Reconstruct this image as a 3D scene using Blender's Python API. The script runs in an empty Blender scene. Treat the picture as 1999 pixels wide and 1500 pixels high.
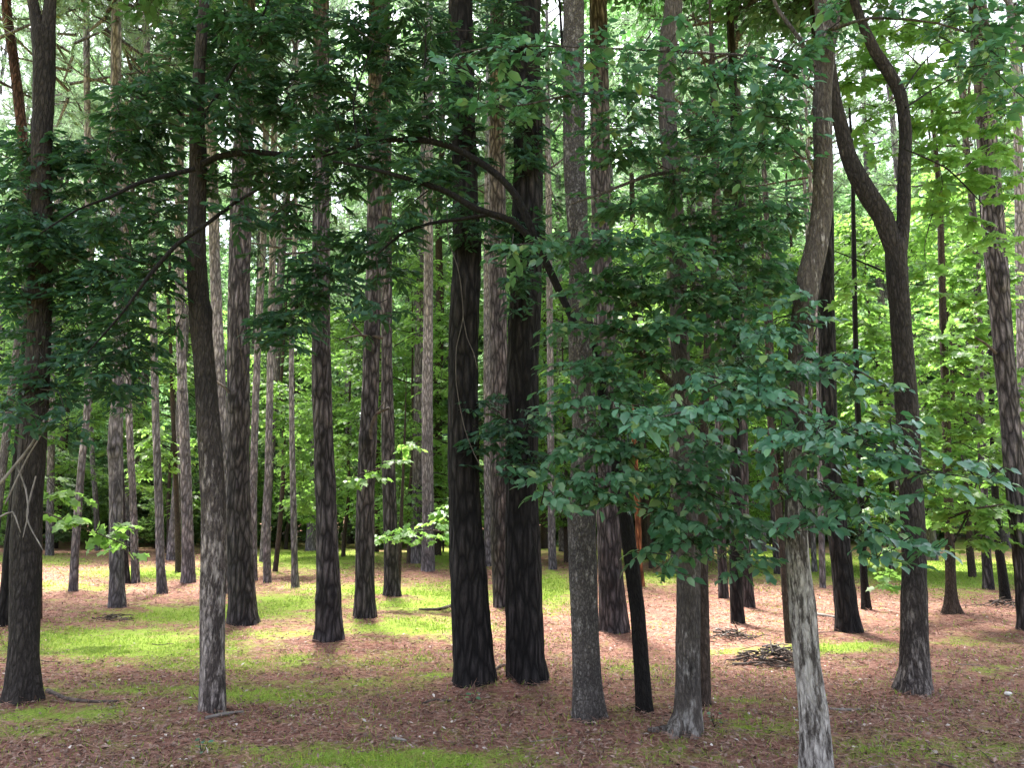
import bpy, math, random
import numpy as np
from mathutils import Vector, noise

random.seed(7)
RNG = np.random.default_rng(7)
scene = bpy.context.scene
COL = scene.collection

# ------------------------------------------------------------------ camera
F, W, HH, CAMH = 1444.0, 1999.0, 1500.0, 1.6
PITCH = math.atan(250.0 / F)
CP, SP = math.cos(PITCH), math.sin(PITCH)
cam_d = bpy.data.cameras.new("camera")
cam_d.sensor_width = 36.0
cam_d.lens = 36.0 * F / W
cam_d.clip_start = 0.05
cam_d.clip_end = 2000
cam = bpy.data.objects.new("camera", cam_d)
cam.location = (0, 0, CAMH)
cam.rotation_euler = (math.pi / 2 + PITCH, 0, 0)
COL.objects.link(cam)
scene.camera = cam


def ray(px, py):
    x, y = (px - W / 2) / F, (HH / 2 - py) / F
    return x, CP - y * SP, SP + y * CP


def P(px, py, Y):
    """the point at horizontal distance Y seen at a place in the photograph"""
    r = ray(px, py)
    t = Y / r[1]
    return np.array((r[0] * t, Y, CAMH + r[2] * t))


def proj(x, y, z):
    dz = z - CAMH
    d = y * CP + dz * SP
    u = -y * SP + dz * CP
    d = np.where(np.abs(d) < 0.2, 0.2, d)
    px = W / 2 + F * x / d
    py = HH / 2 - F * u / d
    return np.where(d > 0.3, px, -9999), np.where(d > 0.3, py, -9999)


MOUNDS = []


def gh(x, y):
    x = np.asarray(x, float)
    y = np.asarray(y, float)
    h = 0.035 * np.sin(x * 0.45 + 0.7) * np.sin(y * 0.38 + 1.1) + 0.02 * np.sin(x * 1.3 + y * 0.9)
    h = h * np.clip((y - 2.0) / 6.0, 0, 1)
    for (mx, my, mr, mh) in MOUNDS:
        h = h + mh * np.exp(-((x - mx) ** 2 + (y - my) ** 2) / (mr * mr))
    return h


def ground_at(px, py):
    r = ray(px, py)
    z = 0.0
    for _ in range(4):
        t = (z - CAMH) / r[2]
        z = float(gh(r[0] * t, r[1] * t))
    return np.array((r[0] * t, r[1] * t, z))


# ------------------------------------------------------------------ materials
def new_mat(name):
    m = bpy.data.materials.new(name)
    m.use_nodes = True
    nt = m.node_tree
    nt.nodes.clear()
    return m, nt, nt.nodes, nt.links


def N(nodes, t, **kw):
    n = nodes.new(t)
    for k, v in kw.items():
        setattr(n, k, v)
    return n


def ramp(nodes, stops):
    n = nodes.new('ShaderNodeValToRGB')
    e = n.color_ramp.elements
    while len(e) < len(stops):
        e.new(0.5)
    for i, (p, c) in enumerate(stops):
        e[i].position = p
        e[i].color = (*c, 1) if len(c) == 3 else c
    return n


def bark(name, dark, light, scale=22, stretch=0.2, bump=0.6, fissure=0.12, lichen=0.0,
         lichen_col=(.42, .42, .39), dist=0.5, warm=None, fmix=1.0, lscale=7, lstretch=.55):
    m, nt, ns, lk = new_mat(name)
    tc = N(ns, 'ShaderNodeTexCoord')
    oi = N(ns, 'ShaderNodeObjectInfo')
    add = N(ns, 'ShaderNodeVectorMath', operation='ADD')
    mul = N(ns, 'ShaderNodeVectorMath', operation='SCALE')
    comb = N(ns, 'ShaderNodeCombineXYZ')
    lk.new(oi.outputs['Random'], comb.inputs[0])
    lk.new(oi.outputs['Random'], comb.inputs[2])
    lk.new(comb.outputs[0], mul.inputs[0])
    mul.inputs['Scale'].default_value = 37
    lk.new(tc.outputs['Object'], add.inputs[0])
    lk.new(mul.outputs[0], add.inputs[1])
    mp = N(ns, 'ShaderNodeMapping')
    mp.inputs['Scale'].default_value = (scale, scale, scale * stretch)
    lk.new(add.outputs[0], mp.inputs[0])
    nz = N(ns, 'ShaderNodeTexNoise')
    nz.inputs['Scale'].default_value = 1.1
    nz.inputs['Detail'].default_value = 5
    lk.new(mp.outputs[0], nz.inputs['Vector'])
    mix = N(ns, 'ShaderNodeVectorMath', operation='MULTIPLY_ADD')
    mix.inputs[1].default_value = (dist * 2,) * 3
    lk.new(nz.outputs['Color'], mix.inputs[0])
    lk.new(mp.outputs[0], mix.inputs[2])
    vo = N(ns, 'ShaderNodeTexVoronoi', feature='DISTANCE_TO_EDGE')
    vo.inputs['Scale'].default_value = 1.0
    lk.new(mix.outputs[0], vo.inputs['Vector'])
    r = N(ns, 'ShaderNodeMapRange')
    r.inputs[1].default_value = 0.0
    r.inputs[2].default_value = fissure * 2.2
    lk.new(vo.outputs['Distance'], r.inputs[0])
    # fine and broad mottling
    n2 = N(ns, 'ShaderNodeTexNoise')
    n2.inputs['Scale'].default_value = 3.2
    n2.inputs['Detail'].default_value = 6
    n2.inputs['Roughness'].default_value = 0.7
    lk.new(mp.outputs[0], n2.inputs['Vector'])
    n3 = N(ns, 'ShaderNodeTexNoise')
    n3.inputs['Scale'].default_value = 2.3
    n3.inputs['Detail'].default_value = 4
    lk.new(add.outputs[0], n3.inputs['Vector'])
    mid = tuple(0.5 * (a + b) for a, b in zip(dark, light))
    cr = ramp(ns, [(0.3, dark), (0.52, mid), (0.72, light)])
    lk.new(n2.outputs['Fac'], cr.inputs[0])
    mx = N(ns, 'ShaderNodeMix', data_type='RGBA')
    rf = N(ns, 'ShaderNodeMapRange')
    rf.inputs[3].default_value = 1 - fmix
    lk.new(r.outputs[0], rf.inputs[0])
    r = rf
    lk.new(r.outputs[0], mx.inputs['Factor'])
    mx.inputs['A'].default_value = (*[c * 0.4 for c in dark], 1)
    lk.new(cr.outputs[0], mx.inputs['B'])
    out = mx.outputs['Result']
    w = N(ns, 'ShaderNodeMix', data_type='RGBA', blend_type='MULTIPLY')
    rr = ramp(ns, [(0.35, (.66, .66, .68)), (0.65, (1.1, 1.07, 1.05))])
    lk.new(n3.outputs['Fac'], rr.inputs[0])
    w.inputs['Factor'].default_value = 1
    lk.new(out, w.inputs['A'])
    lk.new(rr.outputs[0], w.inputs['B'])
    out = w.outputs['Result']
    if lichen > 0:
        n4 = N(ns, 'ShaderNodeTexNoise')
        n4.inputs['Scale'].default_value = lscale
        n4.inputs['Detail'].default_value = 8
        n4.inputs['Roughness'].default_value = 0.72
        mp4 = N(ns, 'ShaderNodeMapping')
        mp4.inputs['Scale'].default_value = (1, 1, lstretch)
        lk.new(add.outputs[0], mp4.inputs[0])
        lk.new(mp4.outputs[0], n4.inputs['Vector'])
        lr = N(ns, 'ShaderNodeMapRange')
        lr.inputs[1].default_value = 0.62 - 0.22 * lichen
        lr.inputs[2].default_value = 0.74 - 0.22 * lichen
        pa = N(ns, 'ShaderNodeAttribute', attribute_name='pale')
        pm = N(ns, 'ShaderNodeMath', operation='MULTIPLY_ADD')
        lk.new(pa.outputs['Fac'], pm.inputs[0])
        pm.inputs[1].default_value = .14
        lk.new(n4.outputs['Fac'], pm.inputs[2])
        lk.new(pm.outputs[0], lr.inputs[0])
        l2 = N(ns, 'ShaderNodeMath', operation='MULTIPLY')
        lk.new(lr.outputs[0], l2.inputs[0])
        lk.new(r.outputs[0], l2.inputs[1])
        lm = N(ns, 'ShaderNodeMix', data_type='RGBA')
        lk.new(l2.outputs[0], lm.inputs['Factor'])
        lk.new(out, lm.inputs['A'])
        lm.inputs['B'].default_value = (*lichen_col, 1)
        out = lm.outputs['Result']
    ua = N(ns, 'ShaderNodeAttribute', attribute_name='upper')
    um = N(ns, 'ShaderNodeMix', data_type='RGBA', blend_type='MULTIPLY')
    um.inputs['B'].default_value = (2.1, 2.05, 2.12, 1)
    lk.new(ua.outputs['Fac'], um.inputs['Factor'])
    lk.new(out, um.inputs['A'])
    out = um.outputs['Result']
    at_ = N(ns, 'ShaderNodeAttribute', attribute_name='knot')
    km = N(ns, 'ShaderNodeMix', data_type='RGBA')
    lk.new(at_.outputs['Fac'], km.inputs['Factor'])
    lk.new(out, km.inputs['A'])
    km.inputs['B'].default_value = (.012, .01, .01, 1)
    b = N(ns, 'ShaderNodeBsdfPrincipled')
    b.inputs['Roughness'].default_value = 0.9
    b.inputs['Specular IOR Level'].default_value = 0.2
    lk.new(km.outputs['Result'], b.inputs['Base Color'])
    bp = N(ns, 'ShaderNodeBump')
    bp.inputs['Strength'].default_value = bump
    bp.inputs['Distance'].default_value = 0.03
    hs = N(ns, 'ShaderNodeMath', operation='MULTIPLY_ADD')
    lk.new(n2.outputs['Fac'], hs.inputs[0])
    hs.inputs[1].default_value = 0.5
    lk.new(r.outputs[0], hs.inputs[2])
    lk.new(hs.outputs[0], bp.inputs['Height'])
    lk.new(bp.outputs[0], b.inputs['Normal'])
    o = N(ns, 'ShaderNodeOutputMaterial')
    lk.new(b.outputs[0], o.inputs[0])
    return m


def leaf_mat(name, c0, c1, trans, tfac=0.35, rough=0.42, spec=0.5):
    m, nt, ns, lk = new_mat(name)
    a = N(ns, 'ShaderNodeAttribute', attribute_name='rnd')
    oi = N(ns, 'ShaderNodeObjectInfo')
    cr = ramp(ns, [(0.0, c0), (0.88, c1), (1.0, (c1[0] * 1.7, c1[1] * 1.15, c1[2] * .6))])
    lk.new(a.outputs['Fac'], cr.inputs[0])
    hv = N(ns, 'ShaderNodeHueSaturation')
    mr = N(ns, 'ShaderNodeMapRange')
    mr.inputs[3].default_value = 0.78
    mr.inputs[4].default_value = 1.22
    lk.new(oi.outputs['Random'], mr.inputs[0])
    lk.new(mr.outputs[0], hv.inputs['Value'])
    mh = N(ns, 'ShaderNodeMapRange')
    mh.inputs[3].default_value = 0.48
    mh.inputs[4].default_value = 0.52
    lk.new(oi.outputs['Random'], mh.inputs[0])
    lk.new(mh.outputs[0], hv.inputs['Hue'])
    lk.new(cr.outputs[0], hv.inputs['Color'])
    b = N(ns, 'ShaderNodeBsdfPrincipled')
    b.inputs['Roughness'].default_value = rough
    b.inputs['Specular IOR Level'].default_value = spec
    lk.new(hv.outputs[0], b.inputs['Base Color'])
    t = N(ns, 'ShaderNodeBsdfTranslucent')
    t.inputs['Color'].default_value = (*trans, 1)
    ms = N(ns, 'ShaderNodeMixShader')
    ms.inputs[0].default_value = tfac
    lk.new(b.outputs[0], ms.inputs[1])
    lk.new(t.outputs[0], ms.inputs[2])
    o = N(ns, 'ShaderNodeOutputMaterial')
    lk.new(ms.outputs[0], o.inputs[0])
    return m


def simple_mat(name, c0, c1, rough=0.85, use_rnd=True, scale=14):
    m, nt, ns, lk = new_mat(name)
    cr = ramp(ns, [(0.0, c0), (1.0, c1)])
    if use_rnd:
        a = N(ns, 'ShaderNodeAttribute', attribute_name='rnd')
        lk.new(a.outputs['Fac'], cr.inputs[0])
    else:
        tc = N(ns, 'ShaderNodeTexCoord')
        nz = N(ns, 'ShaderNodeTexNoise')
        nz.inputs['Scale'].default_value = scale
        nz.inputs['Detail'].default_value = 5
        lk.new(tc.outputs['Object'], nz.inputs['Vector'])
        mr = N(ns, 'ShaderNodeMapRange')
        mr.inputs[1].default_value = .3
        mr.inputs[2].default_value = .7
        lk.new(nz.outputs['Fac'], mr.inputs[0])
        lk.new(mr.outputs[0], cr.inputs[0])
    b = N(ns, 'ShaderNodeBsdfPrincipled')
    b.inputs['Roughness'].default_value = rough
    b.inputs['Specular IOR Level'].default_value = 0.25
    lk.new(cr.outputs[0], b.inputs['Base Color'])
    o = N(ns, 'ShaderNodeOutputMaterial')
    lk.new(b.outputs[0], o.inputs[0])
    return m


BARK = {
    'pine_black': bark('bark_dark_pine', (.008, .007, .0073), (.078, .067, .065), 15, .2, 1.0, .2, fmix=1.0, dist=.35),
    'pine': bark('bark_pine', (.030, .025, .026), (.20, .175, .178), 15, .2, 1.0, .18, fmix=1.0, dist=.35),
    'pine_far': bark('bark_grey_pine', (.085, .073, .076), (.34, .305, .318), 16, .24, .9, .14, fmix=.85, dist=.4),
    'red': bark('bark_red_brown', (.05, .022, .016), (.18, .095, .072), 20, .25, .7, .12),
    'orange': bark('bark_stripped_orange', (.16, .05, .02), (.44, .19, .095), 14, .2, .8, .14),
    'oak': bark('bark_dark_oak', (.016, .013, .012), (.082, .070, .062), 30, .26, .9, .14, lichen=.05, lichen_col=(.205, .182, .162), fmix=.6, lscale=20, lstretch=.3),
    'grey': bark('bark_grey_hardwood', (.045, .038, .034), (.19, .168, .15), 40, .26, .9, .16, lichen=.1, lichen_col=(.36, .34, .315), fmix=.55, lscale=18, lstretch=.3),
    'speckle': bark('bark_speckled_grey', (.04, .035, .033), (.23, .21, .195), 42, .55, .9, .2, lichen=.4, lichen_col=(.38, .355, .33), fmix=.7, lscale=26, lstretch=.42),
    'lichen': bark('bark_pale_lichen', (.032, .026, .023), (.155, .135, .12), 36, .3, .8, .12, lichen=.22, lichen_col=(.43, .40, .372), fmix=.45, lscale=24, lstretch=.24),
    'black': bark('bark_black_sapling', (.004, .0035, .003), (.022, .019, .017), 36, .3, .7, .15, fmix=.6),
    'brown': bark('bark_brown_sapling', (.03, .022, .017), (.12, .088, .07), 34, .3, .7, .13, fmix=.6),
}
M_OAK = leaf_mat('leaf_dark_oak', (.014, .040, .024), (.038, .092, .054), (.07, .20, .05), .26, .55, .22)
M_BEECH = leaf_mat('leaf_blue_green', (.020, .074, .038), (.108, .228, .136), (.10, .30, .08), .28, .36, .5)
M_MAPLE = leaf_mat('leaf_bright_maple', (.045, .11, .022), (.105, .205, .05), (.31, .56, .11), .47, .45, .4)
M_UNDER = leaf_mat('leaf_understory', (.04, .10, .042), (.12, .215, .098), (.27, .49, .18), .46, .5, .35)
M_SHRUB = leaf_mat('leaf_thicket', (.05, .085, .04), (.13, .20, .09), (.20, .36, .11), .38, .6, .2)
M_TOP = leaf_mat('leaf_high_canopy', (.02, .055, .028), (.045, .10, .05), (.10, .26, .06), .35, .5, .35)
M_NEEDLE = leaf_mat('pine_needles', (.09, .15, .085), (.17, .25, .15), (.26, .40, .22), .4, .5, .4)
M_TWIG = simple_mat('twig', (.010, .008, .007), (.036, .030, .025))
M_PALE = simple_mat('dead_wood_pale', (.10, .088, .076), (.23, .205, .185), use_rnd=False)
M_STICK = simple_mat('dead_wood', (.022, .016, .013), (.11, .085, .07), use_rnd=False)
M_VINE = simple_mat('vine_bark', (.045, .037, .032), (.11, .095, .083), use_rnd=False)
M_STONE = simple_mat('pale_stone', (.45, .43, .40), (.7, .68, .64), use_rnd=False)


# ------------------------------------------------------------------ mesh helpers
def mesh_np(name, V, faces_list, mats, rnd=None, attr='rnd', smooth=False):
    """faces_list: list of (array (n,k) of indices, material index)"""
    me = bpy.data.meshes.new(name)
    V = np.asarray(V, np.float32)
    me.vertices.add(len(V))
    me.vertices.foreach_set('co', V.ravel())
    loops, starts, mi = [], [], []
    off = 0
    for fa, m in faces_list:
        fa = np.asarray(fa, np.int32)
        if len(fa) == 0:
            continue
        k = fa.shape[1]
        loops.append(fa.ravel())
        starts.append(off + np.arange(len(fa)) * k)
        mi.append(np.full(len(fa), m, np.int32))
        off += fa.size
    loops = np.concatenate(loops).astype(np.int32)
    starts = np.concatenate(starts).astype(np.int32)
    mi = np.concatenate(mi)
    me.loops.add(len(loops))
    me.loops.foreach_set('vertex_index', loops)
    me.polygons.add(len(starts))
    me.polygons.foreach_set('loop_start', starts)
    me.polygons.foreach_set('material_index', mi)
    if smooth:
        me.polygons.foreach_set('use_smooth', np.ones(len(starts), bool))
    for m in mats:
        me.materials.append(m)
    if rnd is not None:
        a = me.attributes.new(attr, 'FLOAT', 'POINT')
        a.data.foreach_set('value', np.asarray(rnd, np.float32))
    me.update(calc_edges=True)
    return me


def link(name, me, parent=None, loc=(0, 0, 0), rot=(0, 0, 0), scale=None):
    o = bpy.data.objects.new(name, me)
    COL.objects.link(o)
    if parent is not None:
        o.parent = parent
    o.location = loc
    o.rotation_euler = rot
    if scale is not None:
        o.scale = scale
    return o


def tag(o, label=None, cat=None, group=None, kind=None):
    if label:
        o['label'] = label
    if cat:
        o['category'] = cat
    if group:
        o['group'] = group
    if kind:
        o['kind'] = kind
    return o


def unit(a):
    return a / np.maximum(np.linalg.norm(a, axis=-1, keepdims=True), 1e-9)


def catmull(pts, step):
    pts = np.asarray(pts, float)
    if len(pts) < 2:
        return pts
    out = []
    Pp = np.vstack([2 * pts[0] - pts[1], pts, 2 * pts[-1] - pts[-2]])
    for i in range(1, len(Pp) - 2):
        p0, p1, p2, p3 = Pp[i - 1], Pp[i], Pp[i + 1], Pp[i + 2]
        n = max(1, int(np.linalg.norm((p2 - p1)[:3]) / step))
        t = np.linspace(0, 1, n, endpoint=False)[:, None]
        c = 0.5 * ((2 * p1) + (-p0 + p2) * t + (2 * p0 - 5 * p1 + 4 * p2 - p3) * t ** 2 + (-p0 + 3 * p1 - 3 * p2 + p3) * t ** 3)
        l = p1 * (1 - t) + p2 * t
        out.append(0.65 * c + 0.35 * l)
    out.append(pts[-1:])
    return np.vstack(out)


def tube(pts, seg=12, step=0.12, amp=0.06, seed=0, flare=0.0, z0=None, knots=(), nfreq=3.0, cap=True, tip=False, flutes=5, rough=0.0):
    """pts (n,4): x y z r -> verts, quad faces, knot attribute"""
    c = catmull(pts, step)
    n = len(c)
    cen, rad = c[:, :3], np.maximum(c[:, 3], 0.0015)
    tan = unit(np.gradient(cen, axis=0)) if n > 1 else np.array([[0, 0, 1.]])
    ref = np.array((0, 1., 0)) if abs(tan[0][1]) < 0.8 else np.array((0, 0, 1.))
    u = unit(np.cross(ref[None], tan))
    v = np.cross(tan, u)
    ang = np.linspace(0, 2 * math.pi, seg, endpoint=False)
    ca, sa = np.cos(ang), np.sin(ang)
    R = np.repeat(rad[:, None], seg, 1)
    if amp > 0:
        for i in range(n):
            for j in range(seg):
                q = Vector((ca[j] * 1.2 + seed * 7.1, sa[j] * 1.2, cen[i, 2] * nfreq * .45 + cen[i, 0] * .3))
                R[i, j] *= 1 + amp * (noise.noise(q) + 0.55 * noise.noise(q * 3.1))
    if rough > 0:
        for i in range(n):
            for j in range(seg):
                q = Vector((ca[j] * 4.2 + seed * 3.3, sa[j] * 4.2, cen[i, 2] * 2.6))
                R[i, j] *= 1 + rough * (.6 - 2.2 * abs(noise.noise(q)) + .5 * noise.noise(q * 2.7))
    if flare > 0:
        h = np.maximum(cen[:, 2] - z0, 0)
        e = np.exp(-h / 0.16)[:, None] * flare
        lob = 0.55 + 0.45 * np.cos(flutes * ang + seed * 2.3) + 0.35 * np.cos((flutes - 2) * ang + seed)
        R = R * (1 + e * np.maximum(lob, -0.2)[None, :])
    V = cen[:, None, :] + R[..., None] * (ca[None, :, None] * u[:, None, :] + sa[None, :, None] * v[:, None, :])
    K = np.zeros((n, seg))
    for kp, kr in knots:
        d = np.linalg.norm(V - np.asarray(kp)[None, None], axis=2)
        w = np.exp(-(d / kr) ** 2)
        out = unit(V - cen[:, None, :])
        V = V + out * (w * kr * 0.28)[..., None]
        K = np.maximum(K, np.clip(np.exp(-(d / (kr * .75)) ** 2) * 1.1, 0, .92))
    V = V.reshape(-1, 3)
    i = np.arange(n - 1)[:, None] * seg
    j = np.arange(seg)[None, :]
    j2 = (j + 1) % seg
    fq = np.stack([i + j, i + j2, i + seg + j2, i + seg + j], -1).reshape(-1, 4)
    faces = [(fq, 0)]
    if cap:
        V = np.vstack([V, cen[-1:] + tan[-1:] * rad[-1] * 0.4])
        k = (n - 1) * seg
        jj = np.arange(seg)
        faces.append((np.stack([k + jj, k + (jj + 1) % seg, np.full(seg, len(V) - 1)], -1), 0))
        K = np.append(K.ravel(), 0)
    return V, faces, K.ravel()


def merge(parts):
    """parts: list of (V, faces, attr)"""
    Vs, Fs, As, off = [], [], [], 0
    for V, F_, A in parts:
        Vs.append(V)
        for fa, m in F_:
            Fs.append((np.asarray(fa) + off, m))
        As.append(A)
        off += len(V)
    return np.vstack(Vs), Fs, np.concatenate(As)


# leaf templates: (verts, quads, tris); x along the leaf, y across, z up, unit length
T_BROAD = (np.array([(0, 0, 0), (.52, 0, -.05), (1, 0, -.22), (.2, .25, .06), (.6, .28, .01), (.2, -.25, .06), (.6, -.28, .01)]),
           [(0, 1, 4, 3), (0, 5, 6, 1)], [(1, 2, 4), (1, 6, 2)])
T_OVAL = (np.array([(0, 0, 0), (.5, 0, -.04), (1, 0, -.12), (.28, .15, .02), (.66, .15, -.02), (.28, -.15, .02), (.66, -.15, -.02)]),
          [(0, 1, 4, 3), (0, 5, 6, 1)], [(1, 2, 4), (1, 6, 2)])
T_FAR = (np.array([(0, 0, 0), (.5, .30, .05), (1, 0, -.1), (.5, -.30, .05)]), [(0, 3, 2, 1)], [])
T_MAPLE = (np.array([(0, 0, 0), (.1, .42, .0), (.42, .26, .03), (.55, .52, -.05), (.68, .2, 0), (1, 0, -.12), (.68, -.2, 0), (.55, -.52, -.05), (.42, -.26, .03), (.1, -.42, 0), (.42, 0, -.03)]),
           [(0, 10, 2, 1), (10, 4, 3, 2), (0, 9, 8, 10), (10, 8, 7, 6)], [(10, 5, 4), (10, 6, 5)])
T_BLADE = (np.array([(0, .5, 0), (0, -.5, 0), (1, 0, 0)]), [], [(0, 1, 2)])


def place(tmpl, O, D, Nn, Ls, Wf=None, rnd=None):
    tv, tq, tt = tmpl
    n, k = len(O), len(tv)
    D = unit(D)
    Nn = unit(Nn - D * np.sum(Nn * D, 1, keepdims=True))
    B = np.cross(Nn, D)
    Wf = Ls if Wf is None else Wf
    V = (O[:, None, :] + D[:, None, :] * (tv[None, :, 0:1] * Ls[:, None, None])
         + B[:, None, :] * (tv[None, :, 1:2] * Wf[:, None, None])
         + Nn[:, None, :] * (tv[None, :, 2:3] * Ls[:, None, None])).reshape(-1, 3)
    base = (np.arange(n) * k)[:, None]
    Fs = []
    if tq:
        Fs.append(((base[:, :, None] + np.array(tq)[None]).reshape(-1, 4), 0))
    if tt:
        Fs.append(((base[:, :, None] + np.array(tt)[None]).reshape(-1, 3), 0))
    r = RNG.random(n) if rnd is None else rnd
    return V, Fs, np.repeat(r, k)


def prisms(A, B, r0, r1, mat=1):
    """thin three sided sticks from A to B"""
    n = len(A)
    if n == 0:
        return np.zeros((0, 3)), [], np.zeros(0)
    T = unit(B - A)
    ref = np.where(np.abs(T[:, 2:3]) > .8, np.array([[1., 0, 0]]), np.array([[0, 0, 1.]]))
    u = unit(np.cross(ref, T))
    v = np.cross(T, u)
    Vs = []
    r0 = np.broadcast_to(r0, (n,))
    r1 = np.broadcast_to(r1, (n,))
    for pt, r in ((A, r0), (B, r1)):
        for a in (0, 2.094, 4.189):
            Vs.append(pt + (u * math.cos(a) + v * math.sin(a)) * r[:, None])
    V = np.stack(Vs, 1).reshape(-1, 3)
    b = (np.arange(n) * 6)[:, None, None]
    q = np.array([(0, 1, 4, 3), (1, 2, 5, 4), (2, 0, 3, 5)])[None]
    return V, [((b + q).reshape(-1, 4), mat)], np.repeat(RNG.random(n), 6)


def twigs_to_leaves(Pb, T, Nn, L, K, ll, droop=0.35, ang=55, jit=0.35, lvar=0.3):
    """leaves two-ranked along M twigs"""
    M = len(Pb)
    T = unit(T)
    Nn = unit(Nn - T * np.sum(Nn * T, 1, keepdims=True))
    B = np.cross(Nn, T)
    O_, D_, N_, L_ = [], [], [], []
    for k in range(K):
        s = (k + 0.7) / K
        side = 1 if k % 2 else -1
        pos = Pb + T * (L * s)[:, None] + np.array([[0, 0, -1.]]) * (0.18 * L * s * s)[:, None]
        a = np.radians(ang * (1 - 0.45 * s) + RNG.normal(0, 14, M))
        if k == K - 1:
            a = np.radians(RNG.normal(0, 15, M))
        d = T * np.cos(a)[:, None] + B * (side * np.sin(a))[:, None]
        d[:, 2] -= droop * RNG.uniform(0.2, 1.6, M)
        nn = Nn + RNG.normal(0, jit, (M, 3))
        O_.append(pos)
        D_.append(d)
        N_.append(nn)
        L_.append(ll * (1 + lvar * RNG.uniform(-1, 1, M)) * (0.75 + 0.5 * math.sin(math.pi * min(s, .8))))
    return np.vstack(O_), np.vstack(D_), np.vstack(N_), np.concatenate(L_)


LEAFSETS = {  # template, material, leaf length, K per twig, twig length, droop, leaf jitter
    'oak': (T_OVAL, M_OAK, .078, 9, .19, .38, .55),
    'beech': (T_BROAD, M_BEECH, .059, 8, .25, .36, .36),
    'maple': (T_MAPLE, M_MAPLE, .095, 7, .26, .4, .35),
    'maple_far': (T_FAR, M_MAPLE, .125, 7, .42, .35, .4),
    'under': (T_FAR, M_UNDER, .165, 7, .5, .35, .5),
    'under_small': (T_FAR, M_SHRUB, .14, 6, .38, .35, .5),
    'under_big': (T_FAR, M_UNDER, .25, 7, .8, .35, .5),
    'top': (T_FAR, M_TOP, .12, 6, .35, .35, .5),
}


def clump(c, a, dep, b, leafset, nleaf, face_cam=0.0, hub=None):
    """one flattened cluster of twigs round the point c (half sizes a, dep, b)"""
    tm, mat, ll, K, tl, droop, jit = LEAFSETS[leafset]
    M = max(2, int(nleaf / K))
    nl = max(1, int(round(2 * b / 0.17)))
    lay = RNG.integers(0, nl, M)
    z = -b + (lay + 0.5) * 2 * b / nl
    rr = np.sqrt(RNG.random(M)) * np.sqrt(np.maximum(0.12, 1 - (z / max(b, 1e-3)) ** 2))
    th = RNG.uniform(0, 2 * math.pi, M)
    tilt = RNG.normal(0, .18, (nl, 2))
    x, y = rr * np.cos(th) * a, rr * np.sin(th) * dep
    z = z + tilt[lay, 0] * x + tilt[lay, 1] * y + RNG.normal(0, 0.065 if leafset == 'oak' else 0.035, M)
    Pb = c[None] + np.stack([x, y, z], 1)
    T = np.stack([np.cos(th) * (.4 + rr), np.sin(th) * (.4 + rr), np.full(M, -.08)], 1) + RNG.normal(0, .45, (M, 3)) * np.array([1, 1, .4])
    T[:, 1] -= face_cam
    Nn = np.tile(np.array([[0, -0.25 * (face_cam > 0), 1.]]), (M, 1)) + RNG.normal(0, .2, (M, 3))
    L = tl * RNG.uniform(.7, 1.3, M)
    Pb = Pb - unit(T) * (L * .5)[:, None]
    return Pb, T, Nn, L


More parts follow.
